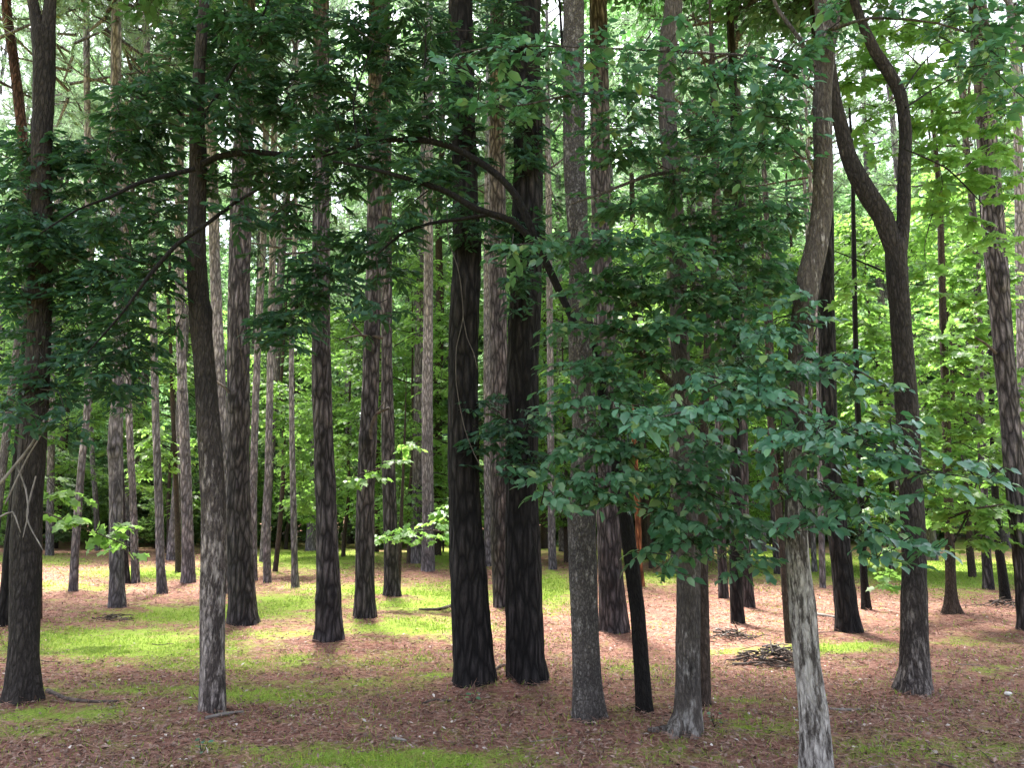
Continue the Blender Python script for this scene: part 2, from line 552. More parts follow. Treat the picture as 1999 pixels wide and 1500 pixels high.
def leafy_mesh(name, clumps, leafset, anchors, origin, layers=2.6, face_cam=0.0, branch_r=0.010, density=1.0):
    """crown mesh: clumps (centre, a, dep, b, weight) joined by branches to the nearest anchor point"""
    tm, mat, ll, K, tl, droop, jit = LEAFSETS[leafset]
    Pb, T, Nn, L, A, B, R0, R1 = [], [], [], [], [], [], [], []
    wid = abs(tm[0][:, 1]).max() * 2
    area = 0.55 * ll * ll * wid
    near_ = [np.min(np.linalg.norm(anchors - q[0][None], axis=1)) for q in clumps]
    grown = np.asarray(anchors, float)
    for (c, a, dep, b, wgt) in [clumps[i_] for i_ in np.argsort(near_)]:
        n = layers * wgt * density * math.pi * a * b / area
        p, t, nn, l = clump(c, a, dep, b, leafset, n, face_cam)
        Pb.append(p); T.append(t); Nn.append(nn); L.append(l)
        # branch from the nearest anchor, bent, then sticks to each twig
        an = grown[np.argmin(np.linalg.norm((grown - c[None]) * np.array([1, 1, 1.6]), axis=1))]
        mid = an * .45 + c * .55 + np.array([0, 0, 0.12 * np.linalg.norm(c - an)]) + RNG.normal(0, .05, 3)
        path = catmull(np.array([[*an, 1], [*mid, .7], [*c, .45], [*(c + unit(c - mid) * a * .6), .2]]), max(.1, np.linalg.norm(c - an) / 8))
        bl = branch_r * min(1.3, .45 + np.linalg.norm(c - an) * .5)
        grown = np.vstack([grown, path[2:, :3]])
        A.append(path[:-1, :3]); B.append(path[1:, :3]); R0.append(bl * path[:-1, 3]); R1.append(bl * path[1:, 3])
        hubs = path[len(path) // 3:, :3]
        ns_ = max(1, len(p) // 6)
        sub = p[RNG.permutation(len(p))[:ns_]]
        h = hubs[np.argmin(np.linalg.norm(sub[:, None] - hubs[None], axis=2), axis=1)]
        mdl = h * .5 + sub * .5 + RNG.normal(0, .12, sub.shape) * np.linalg.norm(sub - h, axis=1, keepdims=True)
        A += [h, mdl]; B += [mdl, sub]; R0 += [np.full(ns_, branch_r * .3), np.full(ns_, branch_r * .22)]; R1 += [np.full(ns_, branch_r * .22), np.full(ns_, branch_r * .16)]
        h = sub[np.argmin(np.linalg.norm(p[:, None] - sub[None], axis=2), axis=1)]
        A.append(h); B.append(p); R0.append(np.full(len(p), branch_r * .16)); R1.append(np.full(len(p), branch_r * .12))
        A.append(p); B.append(p + unit(t) * l[:, None] - np.array([[0, 0, .18]]) * l[:, None]); R0.append(np.full(len(p), branch_r * .2)); R1.append(np.full(len(p), branch_r * .08))
    Pb, T, Nn, L = map(np.concatenate, (Pb, T, Nn, L))
    O, D, NN, LL = twigs_to_leaves(Pb, T, Nn, L, K, ll, droop, 55, jit, .42)
    lv = place(tm, O, D, NN, LL)
    tw = prisms(np.concatenate(A), np.concatenate(B), np.concatenate(R0), np.concatenate(R1))
    V, Fs, At = merge([lv, tw])
    return mesh_np(name, V - np.asarray(origin)[None], Fs, [mat, M_TWIG], At)


# ------------------------------------------------------------------ shared crowns
def proto_broadleaf(name, H, R, zlow, leafset, nclump, layers, seed, crown_top=1.0):
    st = RNG.bit_generator.state
    cl = []
    rs = np.random.default_rng(seed)
    ax = np.array([[0.12 * math.sin(z * .9 + seed), 0.12 * math.cos(z * .7 + seed), z] for z in np.linspace(zlow * .6, H * .92, 30)])
    for i in range(nclump):
        t = (i + rs.random()) / nclump
        z = zlow + t * (H - zlow)
        prof = math.sin(math.pi * (0.12 + 0.84 * t)) ** .7
        r = R * prof * (0.25 + 0.75 * math.sqrt(rs.random()))
        th = rs.uniform(0, 2 * math.pi)
        a = R * rs.uniform(.2, .38)
        cl.append((np.array((r * math.cos(th), r * math.sin(th), z)), a, a * rs.uniform(.8, 1.1), a * rs.uniform(.3, .5), rs.uniform(.6, 1.2)))
    return leafy_mesh(name, cl, leafset, ax, (0, 0, 0), layers, 0.0, .022)


def proto_pine_crown(name, Hc, R, seed):
    rs = np.random.default_rng(seed)
    O, D, A, B, R0, R1 = [], [], [], [], [], []
    nb = 50
    for i in range(nb):
        t = (i + rs.random()) / nb
        z = t * Hc
        ln = R * (1.05 - .75 * t) * rs.uniform(.55, 1.1)
        th = i * 2.4 + rs.normal(0, .4)
        el = rs.uniform(.05, .5) + t * .5
        d = np.array((math.cos(th) * math.cos(el), math.sin(th) * math.cos(el), math.sin(el)))
        p0 = np.array((0, 0, z))
        p1 = p0 + d * ln * .55 + np.array((0, 0, -.06 * ln))
        p2 = p0 + d * ln + np.array((0, 0, .08 * ln))
        A += [p0, p1]; B += [p1, p2]; R0 += [.04 * (1.1 - .6 * t), .022]; R1 += [.022, .008]
        for k in range(rs.integers(7, 12)):
            s = rs.uniform(.35, 1.0)
            q = p1 + (p2 - p1) * ((s - .55) / .45) if s > .55 else p0 + (p1 - p0) * (s / .55)
            td = unit(d * .8 + rs.normal(0, .6, 3) + np.array((0, 0, .35)))
            tl = rs.uniform(.15, .55)
            e = q + td * tl
            A.append(q); B.append(e); R0.append(.008); R1.append(.004)
            m = 24
            nd = unit(td[None] * .75 + rs.normal(0, .62, (m, 3)))
            O.append(e[None] - td[None] * rs.uniform(0, .16, (m, 1)))
            D.append(nd)
    O, D = np.concatenate(O), np.concatenate(D)
    n = len(O)
    lv = place(T_BLADE, O, D, RNG.normal(0, 1, (n, 3)), RNG.uniform(.2, .32, n), np.full(n, .022))
    tw = prisms(np.array(A), np.array(B), np.array(R0), np.array(R1))
    V, Fs, At = merge([lv, tw])
    return mesh_np(name, V, Fs, [M_NEEDLE, BARK['pine_far']], At)


PINE_CROWNS = [proto_pine_crown('pine_crown', 9.0, 2.6, 11 + i) for i in range(4)]
SHADE_CANOPY = [proto_broadleaf('shade_crown', 6.0, 4.2, .4, 'top', 84, 1.9, 31 + i) for i in range(2)]  # unseen tree tops, widened and thickened to shade the near floor
MAPLES = [proto_broadleaf('maple_crown', 8.0, 2.1, 1.1, 'maple_far', 54, 1.7, 41 + i) for i in range(3)]
UNDER_T = [proto_broadleaf('broadleaf_crown', 12.0, 3.3, 1.0, 'under', 100, 1.9, 51 + i) for i in range(4)]
TALL_T = [proto_broadleaf('broadleaf_crown', 24.0, 4.4, 5.0, 'under_big', 130, 1.25, 111 + i) for i in range(3)]
HIGH_T = [proto_broadleaf('broadleaf_crown', 23.0, 3.6, 9.5, 'under', 100, 1.2, 131 + i) for i in range(2)]
SHRUBS = [proto_broadleaf('shrub_foliage', 3.6, 1.9, .25, 'under_small', 44, 1.7, 61 + i) for i in range(3)]

# ------------------------------------------------------------------ the trees one can tell apart
TREES = []


def tree(name, cat, label, bark_, pts, H, crown=None, **kw):
    TREES.append(dict(name=name, cat=cat, label=label, bark=bark_, pts=pts, H=H, crown=crown, **kw))


PINE = ('pine_tree', 'pine tree')
OAK = ('oak_tree', 'oak tree')
HW = ('hardwood_tree', 'tree')
SAP = ('sapling', 'young tree')

tree(*OAK, 'thick dark trunk with flared base, forking high up and half hidden by oak leaves', 'oak',
     [(45, 1375, 70), (46, 1290, 64), (48, 1200, 63), (54, 1000, 62), (64, 850, 56), (75, 700, 50), (80, 500, 48), (82, 300, 41), (86, 150, 46), (84, 60, 50)], 11,
     flare=.35, canopy=1, cap_at=60, forks=[[(80, 70, 34), (66, 10, 24), (52, -120, 22)], [(92, 70, 34), (99, 10, 24), (104, -140, 20)]],
     leaf='oak', clumps=[(60, 310, 90, 45), (30, 390, 70, 45), (140, 390, 80, 45), (80, 470, 90, 45), (190, 470, 70, 45),
                         (20, 560, 50, 55), (110, 560, 70, 45), (215, 570, 70, 40), (140, 650, 80, 45), (50, 690, 60, 40), (190, 715, 85, 35),
                         (90, 760, 70, 28), (15, 800, 45, 26), (240, 770, 45, 22), (150, 300, 60, 35), (300, 330, 60, 40), (270, 680, 50, 30), (130, 820, 40, 16), (30, 470, 60, 50), (240, 510, 50, 30)],
     dead=[[(98, 800, 4), (60, 870, 5), (0, 945, 6)], [(92, 830, 3), (50, 900, 3), (10, 985, 3)], [(33, 910, 3), (50, 955, 3), (55, 1000, 2.5), (45, 1050, 2)],
           [(70, 930, 3), (52, 1010, 3), (84, 1075, 2)], [(0, 1010, 4), (25, 1000, 3), (40, 1040, 2)]])
tree(*PINE, 'slim dark pine leaning behind the flared oak trunk at the left edge', 'pine_black',
     [(5, 1228, 26), (27, 1000, 25), (45, 800, 24), (58, 600, 23), (66, 300, 22)], 19, 'pine')
tree(*PINE, 'reddish brown slanting stem beside the forked oak near the top left corner', 'red',
     [(70, 1215, 24), (72, 900, 23), (66, 600, 23), (55, 400, 23), (40, 230, 22), (26, 110, 21), (12, -10, 20)], 17, 'pine')
tree(*OAK, 'leaning oak with mottled grey lower trunk and dark shaded upper trunk carrying dark leaves', 'oak',
     [(415, 1397, 52), (415, 1300, 50), (415, 1200, 50), (417, 1000, 49), (409, 850, 46), (398, 700, 42), (390, 610, 43), (383, 500, 40), (385, 400, 36), (387, 320, 34), (385, 200, 26), (395, 60, 22)], 10,
     flare=.18, canopy=1, pale=(1.2, 2.6), leaf='oak', knots=[(412, 612, 18)],
     limbs=[[(395, 320, 5.9, 17), (430, 305, 5.9, 17), (490, 297, 5.85, 17), (560, 303, 5.85, 15), (610, 305, 5.8, 12), (660, 285, 5.8, 9), (720, 262, 5.8, 6)],
            [(380, 330, 5.8, 14), (330, 342, 5.7, 13), (270, 358, 5.6, 12), (215, 385, 5.5, 9), (150, 410, 5.4, 6), (80, 455, 5.3, 4)],
            [(500, 372, 5.6, 8), (455, 398, 5.6, 10), (400, 440, 5.5, 12), (345, 478, 5.5, 12), (290, 540, 5.45, 10), (240, 610, 5.4, 7), (170, 690, 5.4, 4)],
            [(390, 240, 5.9, 12), (440, 160, 5.9, 9), (500, 60, 5.9, 7), (540, -40, 5.9, 5)],
            [(380, 260, 5.9, 10), (320, 180, 5.9, 7), (260, 130, 5.9, 4)]],
     clumps=[(400, 70, 85, 55), (510, 80, 70, 55), (470, 170, 110, 55), (330, 170, 60, 55), (560, 190, 90, 50), (640, 130, 50, 50), (430, 255, 85, 40),
             (300, 250, 70, 45), (235, 190, 45, 45), (230, 300, 60, 45), (520, 340, 95, 36), (640, 350, 85, 36), (560, 420, 50, 36), (300, 420, 60, 45), (300, 520, 60, 45), (200, 350, 40, 30),
             (250, 600, 50, 35), (560, 30, 60, 40), (440, 20, 60, 30), (210, 430, 50, 30), (400, 350, 40, 30), (470, 420, 40, 24), (225, 680, 50, 30), (330, 470, 35, 25)])
tree(*PINE, 'black furrowed pine, the left of the two big dark trunks standing together', 'pine_black',
     [(928, 1348, 84), (924, 1290, 76), (918, 1200, 72), (907, 1000, 62), (904, 900, 61), (904, 700, 58), (912, 500, 56), (909, 400, 50), (903, 200, 46), (900, 0, 46)], 20, 'pine', flare=.06, mound=1, big=1,
     leaf='oak', clumps=[(905, 290, 45, 55), (915, 440, 55, 40), (940, 810, 60, 22), (960, 860, 50, 20), (890, 180, 40, 45)])
tree(*PINE, 'black furrowed pine, the right of the two big dark trunks standing together', 'pine_black',
     [(1031, 1342, 82), (1027, 1290, 76), (1024, 1200, 72), (1020, 1000, 64), (1019, 900, 62), (1022, 700, 62), (1028, 500, 58), (1031, 300, 56), (1028, 0, 52)], 21, 'pine', flare=.06, mound=1, big=1,
     leaf='oak', clumps=[(1030, 255, 40, 85), (1005, 130, 50, 70), (1010, 470, 60, 45), (1010, 830, 60, 26), (1030, 900, 40, 30), (985, 40, 45, 40), (1010, 560, 40, 30)])
tree(*HW, 'speckled grey hardwood trunk just right of the pair of big black pines', 'speckle',
     [(1148, 1412, 60), (1144, 1300, 56), (1140, 1200, 55), (1137, 1090, 54), (1136, 1000, 53), (1140, 850, 46), (1134, 700, 46), (1131, 600, 42), (1131, 500, 40), (1126, 400, 42), (1121, 300, 42), (1120, 150, 41), (1119, 0, 39)], 11,
     flare=.25, canopy=1, leaf='oak', big=1,
     limbs=[[(1125, 640, 5.6, 20), (1095, 575, 5.6, 22), (1060, 500, 5.5, 22), (1012, 390, 5.5, 22), (975, 345, 5.5, 21), (930, 312, 5.5, 20), (880, 286, 5.5, 19), (820, 273, 5.5, 17), (750, 275, 5.5, 13), (690, 288, 5.5, 9), (630, 305, 5.5, 6)],
            [(1050, 480, 5.45, 18), (1000, 432, 5.4, 20), (930, 408, 5.4, 20), (870, 373, 5.4, 18), (800, 350, 5.4, 15), (720, 328, 5.4, 11), (650, 315, 5.4, 7)],
            [(960, 418, 5.4, 12), (900, 428, 5.4, 11), (840, 436, 5.35, 9), (785, 456, 5.3, 8), (735, 498, 5.3, 5)],
            [(840, 275, 5.5, 7), (828, 180, 5.5, 5), (832, 60, 5.5, 4)], [(700, 285, 5.5, 6), (690, 200, 5.5, 5), (730, 80, 5.5, 3)]],
     clumps=[(700, 60, 60, 55), (760, 130, 60, 60), (690, 225, 80, 55), (790, 235, 70, 45), (620, 270, 90, 36), (740, 330, 70, 36), (820, 350, 60, 40), (690, 480, 70, 36), (650, 550, 85, 30), (580, 600, 65, 40),
             (520, 640, 42, 30), (725, 600, 36, 24), (850, 70, 55, 50), (860, 180, 50, 45), (800, 20, 60, 30), (600, 520, 50, 24), (780, 440, 50, 30), (870, 330, 40, 36), (760, 520, 50, 26), (560, 660, 40, 22), (960, 90, 50, 40)])
tree(*SAP, 'thin black stem leaning left between the speckled trunk and the leafy trunk', 'black',
     [(1258, 1402, 33), (1252, 1300, 31), (1245, 1200, 30), (1233, 1100, 29), (1220, 1000, 27), (1200, 880, 25), (1180, 780, 22), (1150, 640, 18), (1120, 480, 12)], 7, flare=.15)
tree(*HW, 'grey brown trunk with root flare, its middle wrapped in broad hanging leaves', 'grey',
     [(1336, 1443, 56), (1342, 1400, 50), (1343, 1300, 48), (1344, 1200, 46), (1344, 1100, 45), (1338, 900, 38), (1331, 760, 37), (1325, 600, 33), (1324, 500, 34), (1308, 300, 35), (1300, 190, 34), (1306, 80, 36), (1316, -20, 34)], 10,
     flare=.55, pale=(-.1, .7), canopy=1, leaf='beech', big=1, roots=[[(1322, 1432, 30), (1296, 1428, 20), (1262, 1424, 8)], [(1350, 1440, 18), (1356, 1447, 10)]],
     knots=[(1336, 1175, 6), (1345, 1298, 6), (1342, 1215, 5)],
     limbs=[[(1330, 765, 5.3, 16), (1290, 730, 5.2, 14), (1250, 690, 5.2, 10), (1215, 640, 5.2, 6)],
            [(1340, 330, 5.2, 10), (1260, 345, 4.9, 8), (1180, 375, 4.7, 6), (1110, 400, 4.6, 4)],
            [(1340, 500, 5.2, 9), (1250, 470, 4.9, 7), (1130, 470, 4.6, 5), (1000, 478, 4.4, 3)],
            [(1316, 200, 5.2, 10), (1240, 180, 4.7, 8), (1120, 185, 4.4, 6), (1020, 205, 4.2, 4), (930, 212, 4.1, 2)]],
     clumps=[(1420, 340, 80, 40, 5.0), (1320, 360, 80, 40, 4.9), (1230, 400, 60, 34, 4.8), (1470, 420, 60, 40, 4.9), (1130, 480, 80, 26, 4.5), (1030, 480, 60, 20, 4.4), (1230, 470, 80, 26, 4.6), (1310, 490, 55, 32, 4.2),
             (1250, 560, 70, 45, 5.0), (1350, 560, 70, 45, 5.0), (1220, 650, 70, 36, 5.0), (1150, 720, 70, 28, 4.9), (1130, 790, 70, 24, 4.8), (1300, 640, 70, 36, 4.9), (1230, 760, 60, 30, 5.0),
             (1140, 860, 70, 30, 4.8), (1230, 880, 60, 34, 4.9), (1100, 930, 50, 26, 4.7), (1190, 950, 60, 24, 4.7), (1070, 985, 26, 12, 4.6), (1150, 970, 40, 16, 4.7), (1320, 920, 60, 36, 4.9), (1380, 960, 60, 40, 4.8),
             (1300, 1000, 45, 34, 4.8), (1345, 1050, 45, 34, 4.7), (1275, 1080, 30, 22, 4.7), (1430, 1030, 60, 36, 4.8), (1450, 1090, 40, 18, 4.7), (1390, 880, 50, 30, 4.9), (1420, 640, 70, 40, 5.1), (1400, 480, 60, 36, 5.1),
             (1060, 170, 70, 22, 4.3), (1150, 185, 60, 22, 4.4), (970, 205, 40, 16, 4.1), (1000, 240, 30, 18, 4.1), (1240, 200, 60, 26, 4.6), (1390, 230, 50, 36, 5.2), (1200, 300, 50, 24, 4.9), (1200, 830, 50, 30, 5.0),
             (1360, 430, 70, 40, 5.1), (1270, 300, 60, 30, 5.0), (1440, 560, 60, 40, 5.2), (1190, 560, 50, 30, 5.0), (1300, 700, 60, 30, 5.1), (1150, 560, 40, 30, 5.0), (1440, 700, 50, 30, 5.2), (1400, 280, 60, 30, 5.2), (1110, 640, 40, 24, 5.0), (1160, 250, 50, 20, 4.8), (1480, 500, 50, 40, 5.2), (1330, 250, 50, 30, 5.1)])
tree(*SAP, 'narrow dark stem standing right behind the trunk with the root flare', 'brown',
     [(1377, 1388, 24), (1375, 1250, 21), (1372, 1100, 20), (1372, 950, 18), (1380, 700, 15), (1395, 400, 12)], 6.5, leaf='beech',
     clumps=[(1500, 540, 70, 45, 6.4), (1460, 720, 60, 36, 6.4), (1540, 420, 50, 40, 6.4)])
tree(*HW, 'nearest trunk, pale with white lichen patches and a crook, cut by the bottom edge', 'lichen',
     [(1598, 1535, 62), (1594, 1450, 60), (1588, 1380, 58), (1577, 1300, 54), (1569, 1200, 56), (1559, 1100, 47), (1555, 1050, 45), (1553, 900, 43), (1548, 830, 46), (1550, 770, 40), (1562, 690, 46), (1568, 620, 45), (1578, 550, 46), (1594, 480, 44), (1605, 400, 42), (1606, 300, 38), (1605, 200, 36), (1611, 100, 39), (1615, 0, 48)], 9.5,
     flare=.3, canopy=1, leaf='beech', big=1, pale=(1.3, 1.9), knots=[(1548, 835, 22)],
     limbs=[[(1590, 130, 4.5, 12), (1560, 75, 4.5, 10), (1520, 20, 4.5, 9), (1495, -40, 4.5, 7)], [(1590, 175, 4.5, 8), (1540, 140, 4.4, 7), (1500, 125, 4.3, 5)],
            [(1597, 140, 4.4, 6), (1480, 110, 4.1, 6), (1300, 100, 3.9, 5), (1100, 90, 3.7, 4), (960, 92, 3.6, 3), (890, 105, 3.55, 2)],
            [(1540, 780, 4.5, 9), (1430, 785, 4.2, 7), (1310, 810, 4.0, 5), (1215, 838, 3.9, 3)],
            [(1565, 800, 4.5, 8), (1640, 840, 4.1, 6), (1720, 875, 3.8, 5), (1800, 915, 3.6, 4), (1905, 936, 3.5, 2)],
            [(1575, 700, 4.5, 8), (1650, 710, 4.3, 5), (1735, 760, 4.2, 3)],
            [(1615, 60, 4.5, 9), (1700, 35, 4.3, 7), (1830, 45, 4.2, 5), (1960, 90, 4.1, 3)],
            [(1560, 950, 4.5, 6), (1640, 1000, 4.3, 5), (1720, 1040, 4.2, 4), (1800, 1065, 4.1, 2)]],
     clumps=[(1420, 125, 60, 26, 4), (1330, 110, 60, 24, 3.9), (1240, 105, 60, 24, 3.85), (1150, 100, 55, 22, 3.75), (1060, 100, 55, 20, 3.65), (975, 100, 45, 18, 3.6), (910, 112, 25, 18, 3.55), (1500, 190, 60, 40, 4.3), (1480, 290, 50, 40, 4.4),
             (1540, 250, 40, 50, 4.5), (1550, 130, 40, 40, 4.4), (1400, 160, 60, 24, 4.1),
             (1500, 774, 60, 32, 4.2), (1420, 784, 65, 34, 4.1), (1340, 799, 60, 32, 4), (1260, 814, 45, 24, 3.9), (1380, 734, 60, 26, 4.2), (1480, 724, 60, 30, 4.3), (1560, 724, 50, 30, 4.3), (1628, 709, 44, 24, 4.2), (1688, 744, 35.2, 20, 4.2),
             (1540, 839, 50, 26, 3.9), (1598, 834, 44, 30, 3.8), (1678, 834, 35.2, 30, 3.7), (1688, 869, 44, 20, 3.7), (1768, 894, 39.6, 18, 3.6), (1753, 822, 15.84, 22, 3.5), (1818, 924, 26.4, 14, 3.55), (1883, 919, 19.36, 10, 3.5), (1628, 884, 52.8, 24, 3.9),
             (1540, 944, 50, 20.8, 4.2), (1608, 954, 48.4, 22.4, 4.2), (1688, 984, 44, 22.4, 4.2), (1600, 1014, 40, 16, 4.1), (1678, 1034, 35.2, 14.4, 4.1), (1763, 1029, 31.68, 17.6, 4), (1768, 1064, 21.12, 11.2, 4), (1728, 1079, 15.84, 9.6, 4), (1760, 15, 40, 18, 4.2), (1860, 25, 60, 26, 4.2), (1950, 50, 50, 30, 4.1), (1930, 110, 60, 24, 4.1), (1860, 130, 40, 16, 4.1), (1975, 170, 40, 26, 4.1), (1640, 30, 36, 30, 4.4), (1570, 604, 40, 40, 4.6), (1500, 644, 60, 30, 4.5)])
tree(*HW, 'forked trunk on the right with flared foot and two stems bowing apart', 'oak',
     [(1786, 1358, 62), (1787, 1310, 60), (1786, 1250, 57), (1785, 1100, 50), (1781, 1000, 48), (1773, 850, 46), (1764, 700, 43), (1757, 600, 43), (1750, 520, 44), (1748, 470, 44)], 6,
     flare=.42, canopy=1, cap_at=470, big=1, pale=(.1, 1.2), leaf='maple',
     forks=[[(1746, 490, 38), (1724, 425, 42), (1698, 385, 41), (1672, 340, 37), (1655, 300, 32), (1643, 250, 29), (1630, 195, 26), (1618, 100, 22), (1612, -60, 18)],
            [(1756, 490, 32), (1764, 420, 28), (1765, 340, 27), (1768, 260, 26), (1758, 185, 26), (1735, 140, 26), (1708, 100, 24), (1685, 50, 20), (1660, -20, 18), (1630, -120, 15)]],
     limbs=[[(1765, 175, 6.7, 5), (1800, 125, 7.0, 4), (1840, 85, 7.3, 3)], [(1768, 210, 6.7, 6), (1820, 175, 7.0, 5), (1880, 140, 7.2, 3)], [(1766, 290, 6.7, 5), (1850, 330, 7.2, 5), (1920, 400, 7.5, 3)],
            [(1725, 530, 6.5, 6), (1690, 515, 6.6, 5), (1630, 490, 6.7, 3)]],
     clumps=[(1720, 60, 50, 26, 8.2), (1790, 70, 50, 30, 8.4), (1860, 60, 50, 26, 8.4), (1950, 90, 50, 30, 8.6), (1985, 200, 40, 40, 8.4), (1780, 230, 40, 30, 7.8), (1940, 460, 50, 24, 8.6), (1700, 140, 50, 30, 7.5), (1680, 110, 40, 36, 7.5), (1790, 150, 60, 36, 7.5), (1850, 220, 70, 40, 7.8), (1930, 180, 60, 36, 7.8), (1960, 280, 50, 45, 8), (1880, 330, 70, 40, 7.8), (1830, 290, 50, 36, 7.6), (1960, 370, 50, 30, 8),
             (1830, 390, 50, 30, 7.8), (1700, 230, 36, 30, 7.4), (1720, 300, 30, 20, 7.4), (1880, 420, 40, 20, 8), (1660, 190, 36, 36, 7.4), (1900, 110, 50, 26, 7.5), (1660, 560, 30, 30, 8), (1810, 540, 30, 40, 8)])
tree(*PINE, 'dark furrowed pine with wide foot standing behind the pale lichen trunk', 'pine_black',
     [(1658, 1242, 56), (1652, 1190, 48), (1644, 1100, 42), (1630, 1000, 40), (1622, 900, 36), (1617, 800, 35), (1613, 600, 33), (1612, 450, 32), (1606, 200, 30)], 20, 'pine', flare=.12, mound=1)
tree(*PINE, 'tall pine with scaly bark leaning inward at the right edge', 'pine',
     [(2012, 1235, 52), (2003, 1120, 46), (1989, 1000, 44), (1979, 900, 42), (1970, 800, 40), (1961, 700, 41), (1952, 600, 42), (1944, 500, 46), (1935, 380, 44), (1925, 250, 40), (1912, 50, 38)], 20, 'pine', flare=.15,
     dead=[[(1945, 690, 6), (1925, 672, 5), (1903, 658, 4)]], knots=[(1940, 560, 12), (1942, 690, 14), (1946, 540, 12), (1975, 860, 8)])
tree(*PINE, 'grey pine at the extreme right edge, half cut off by the frame', 'pine_far',
     [(2010, 1160, 26), (2000, 900, 24), (1994, 650, 22), (1990, 420, 20), (1984, 150, 18)], 20, 'pine')
tree(*SAP, 'reddish young trunk with bottle shaped foot under bright leaves on the right', 'brown',
     [(1858, 1203, 26), (1856, 1150, 22), (1855, 1100, 21), (1852, 1000, 19), (1849, 900, 18), (1845, 750, 17), (1840, 600, 15), (1835, 400, 12)], 9.5, flare=.75, leaf='maple',
     limbs=[[(1855, 1010, 10.5, 6), (1900, 995, 10.2, 5), (1960, 985, 10, 3)], [(1862, 1060, 10.5, 4), (1890, 1000, 10.5, 4), (1910, 930, 10.5, 3)]],
     clumps=[(1860, 940, 70, 26, 10.5), (1930, 900, 60, 36, 10.8), (1840, 870, 50, 34, 11), (1900, 820, 60, 40, 11), (1830, 780, 40, 40, 11.2), (1890, 720, 60, 36, 11.2), (1830, 680, 40, 36, 11.5), (1900, 630, 50, 40, 11.5), (1940, 560, 50, 50, 12),
             (1860, 560, 50, 40, 12), (1880, 1000, 60, 22, 10.4), (1950, 1010, 50, 26, 10.2), (1900, 1050, 50, 18, 10.2), (1840, 1010, 30, 24, 10.8), (1960, 1060, 40, 16, 10.2), (1890, 480, 50, 36, 12), (1970, 760, 40, 60, 11.5), (1825, 960, 30, 30, 10.5)])
tree(*PINE, 'short looking grey pine foot behind bright leaves near the right edge', 'pine',
     [(1930, 1152, 25), (1925, 1080, 20), (1921, 980, 18), (1914, 800, 17), (1906, 500, 16)], 18, 'pine')
tree(*SAP, 'slim dark stem leaning left beside the right edge pine, its foot on bare needles', 'black',
     [(1964, 1178, 23), (1957, 1120, 20), (1949, 1060, 18), (1942, 950, 15), (1936, 800, 12), (1932, 600, 9)], 9, leaf='maple', flare=.2,
     clumps=[(1990, 930, 30, 30, 13), (1950, 860, 40, 40, 13), (1930, 700, 30, 50, 13)])
tree(*SAP, 'thin black sapling between the dark lichen-side pine and the forked trunk', 'black',
     [(1692, 1191, 19), (1686, 1120, 15), (1683, 1040, 14), (1678, 900, 13), (1671, 700, 11), (1667, 500, 10), (1664, 300, 7)], 10, flare=.35, leaf='maple',
     clumps=[(1700, 640, 50, 30, 13), (1690, 580, 40, 26, 13), (1720, 720, 40, 36, 13), (1700, 800, 40, 30, 13), (1650, 600, 30, 36, 14), (1710, 900, 40, 26, 12), (1720, 1010, 40, 20, 11.5), (1740, 1080, 30, 20, 11), (1735, 1130, 24, 22, 10.5)])
tree(*SAP, 'slender dark bare stem hugging the left side of the pale lichen trunk', 'brown',
     [(1541, 1257, 17), (1533, 1140, 16), (1524, 1040, 15), (1512, 920, 13), (1502, 800, 11), (1495, 600, 8)], 6.5)
tree(*PINE, 'dark pine in front of a browner one, left of the main brush pile', 'pine_black',
     [(1440, 1222, 28), (1437, 1150, 25), (1437, 1060, 25), (1436, 950, 23), (1438, 700, 21), (1440, 400, 19)], 18, 'pine', flare=.1)
tree(*PINE, 'brown pine standing close behind the dark pine left of the brush pile', 'pine',
     [(1462, 1190, 26), (1456, 1100, 22), (1452, 1000, 20), (1450, 800, 19), (1448, 400, 17)], 19, 'pine', flare=.12)
tree(*PINE, 'thin upright pine between the leafy grey trunk and the two paired pines', 'pine',
     [(1413, 1169, 21), (1409, 1080, 18), (1406, 980, 17), (1402, 700, 15), (1398, 300, 13)], 18, 'pine')
tree(*PINE, 'big ridged pine partly hidden behind the speckled hardwood trunk', 'pine',
     [(1200, 1242, 60), (1196, 1180, 52), (1190, 1100, 48), (1188, 1000, 45), (1190, 850, 41), (1182, 700, 40), (1175, 500, 40), (1172, 300, 38), (1168, 0, 34)], 21, 'pine', flare=.12, mound=1)
tree(*PINE, 'small trunk with orange stripped bark, the only orange one', 'orange',
     [(1252, 1146, 14), (1248, 1090, 12), (1245, 1000, 12), (1241, 920, 11), (1238, 860, 9)], 4.2, flare=.2)
tree(*PINE, 'thin far pine right of the big black pair, nearer of two close together', 'pine_far',
     [(1079, 1113, 17), (1077, 1040, 15), (1076, 950, 14), (1074, 700, 13), (1070, 300, 11)], 20, 'pine')
tree(*PINE, 'far grey pine tucked against the left edge of the speckled trunk', 'pine_far',
     [(1099, 1077, 17), (1097, 1000, 16), (1095, 850, 15), (1090, 400, 13)], 22, 'pine')
tree(*PINE, 'broad dark pine filling the gap between the two big black trunks', 'pine',
     [(988, 1192, 50), (982, 1100, 43), (977, 1000, 40), (974, 850, 37), (972, 600, 35), (970, 250, 32)], 21, 'pine', flare=.1, mound=1)
tree(*PINE, 'thin brown pine peeking out just right of the left black pine', 'pine_far',
     [(954, 1106, 16), (952, 1000, 15), (951, 850, 14), (950, 500, 12)], 20, 'pine')
tree(*PINE, 'mottled pale grey pine standing alone left of the big black pair', 'pine_far',
     [(836, 1120, 27), (836, 1060, 24), (835, 950, 23), (834, 800, 22), (836, 620, 19), (837, 400, 17), (838, 100, 15)], 21, 'pine', flare=.15, mound=1, lich=1)
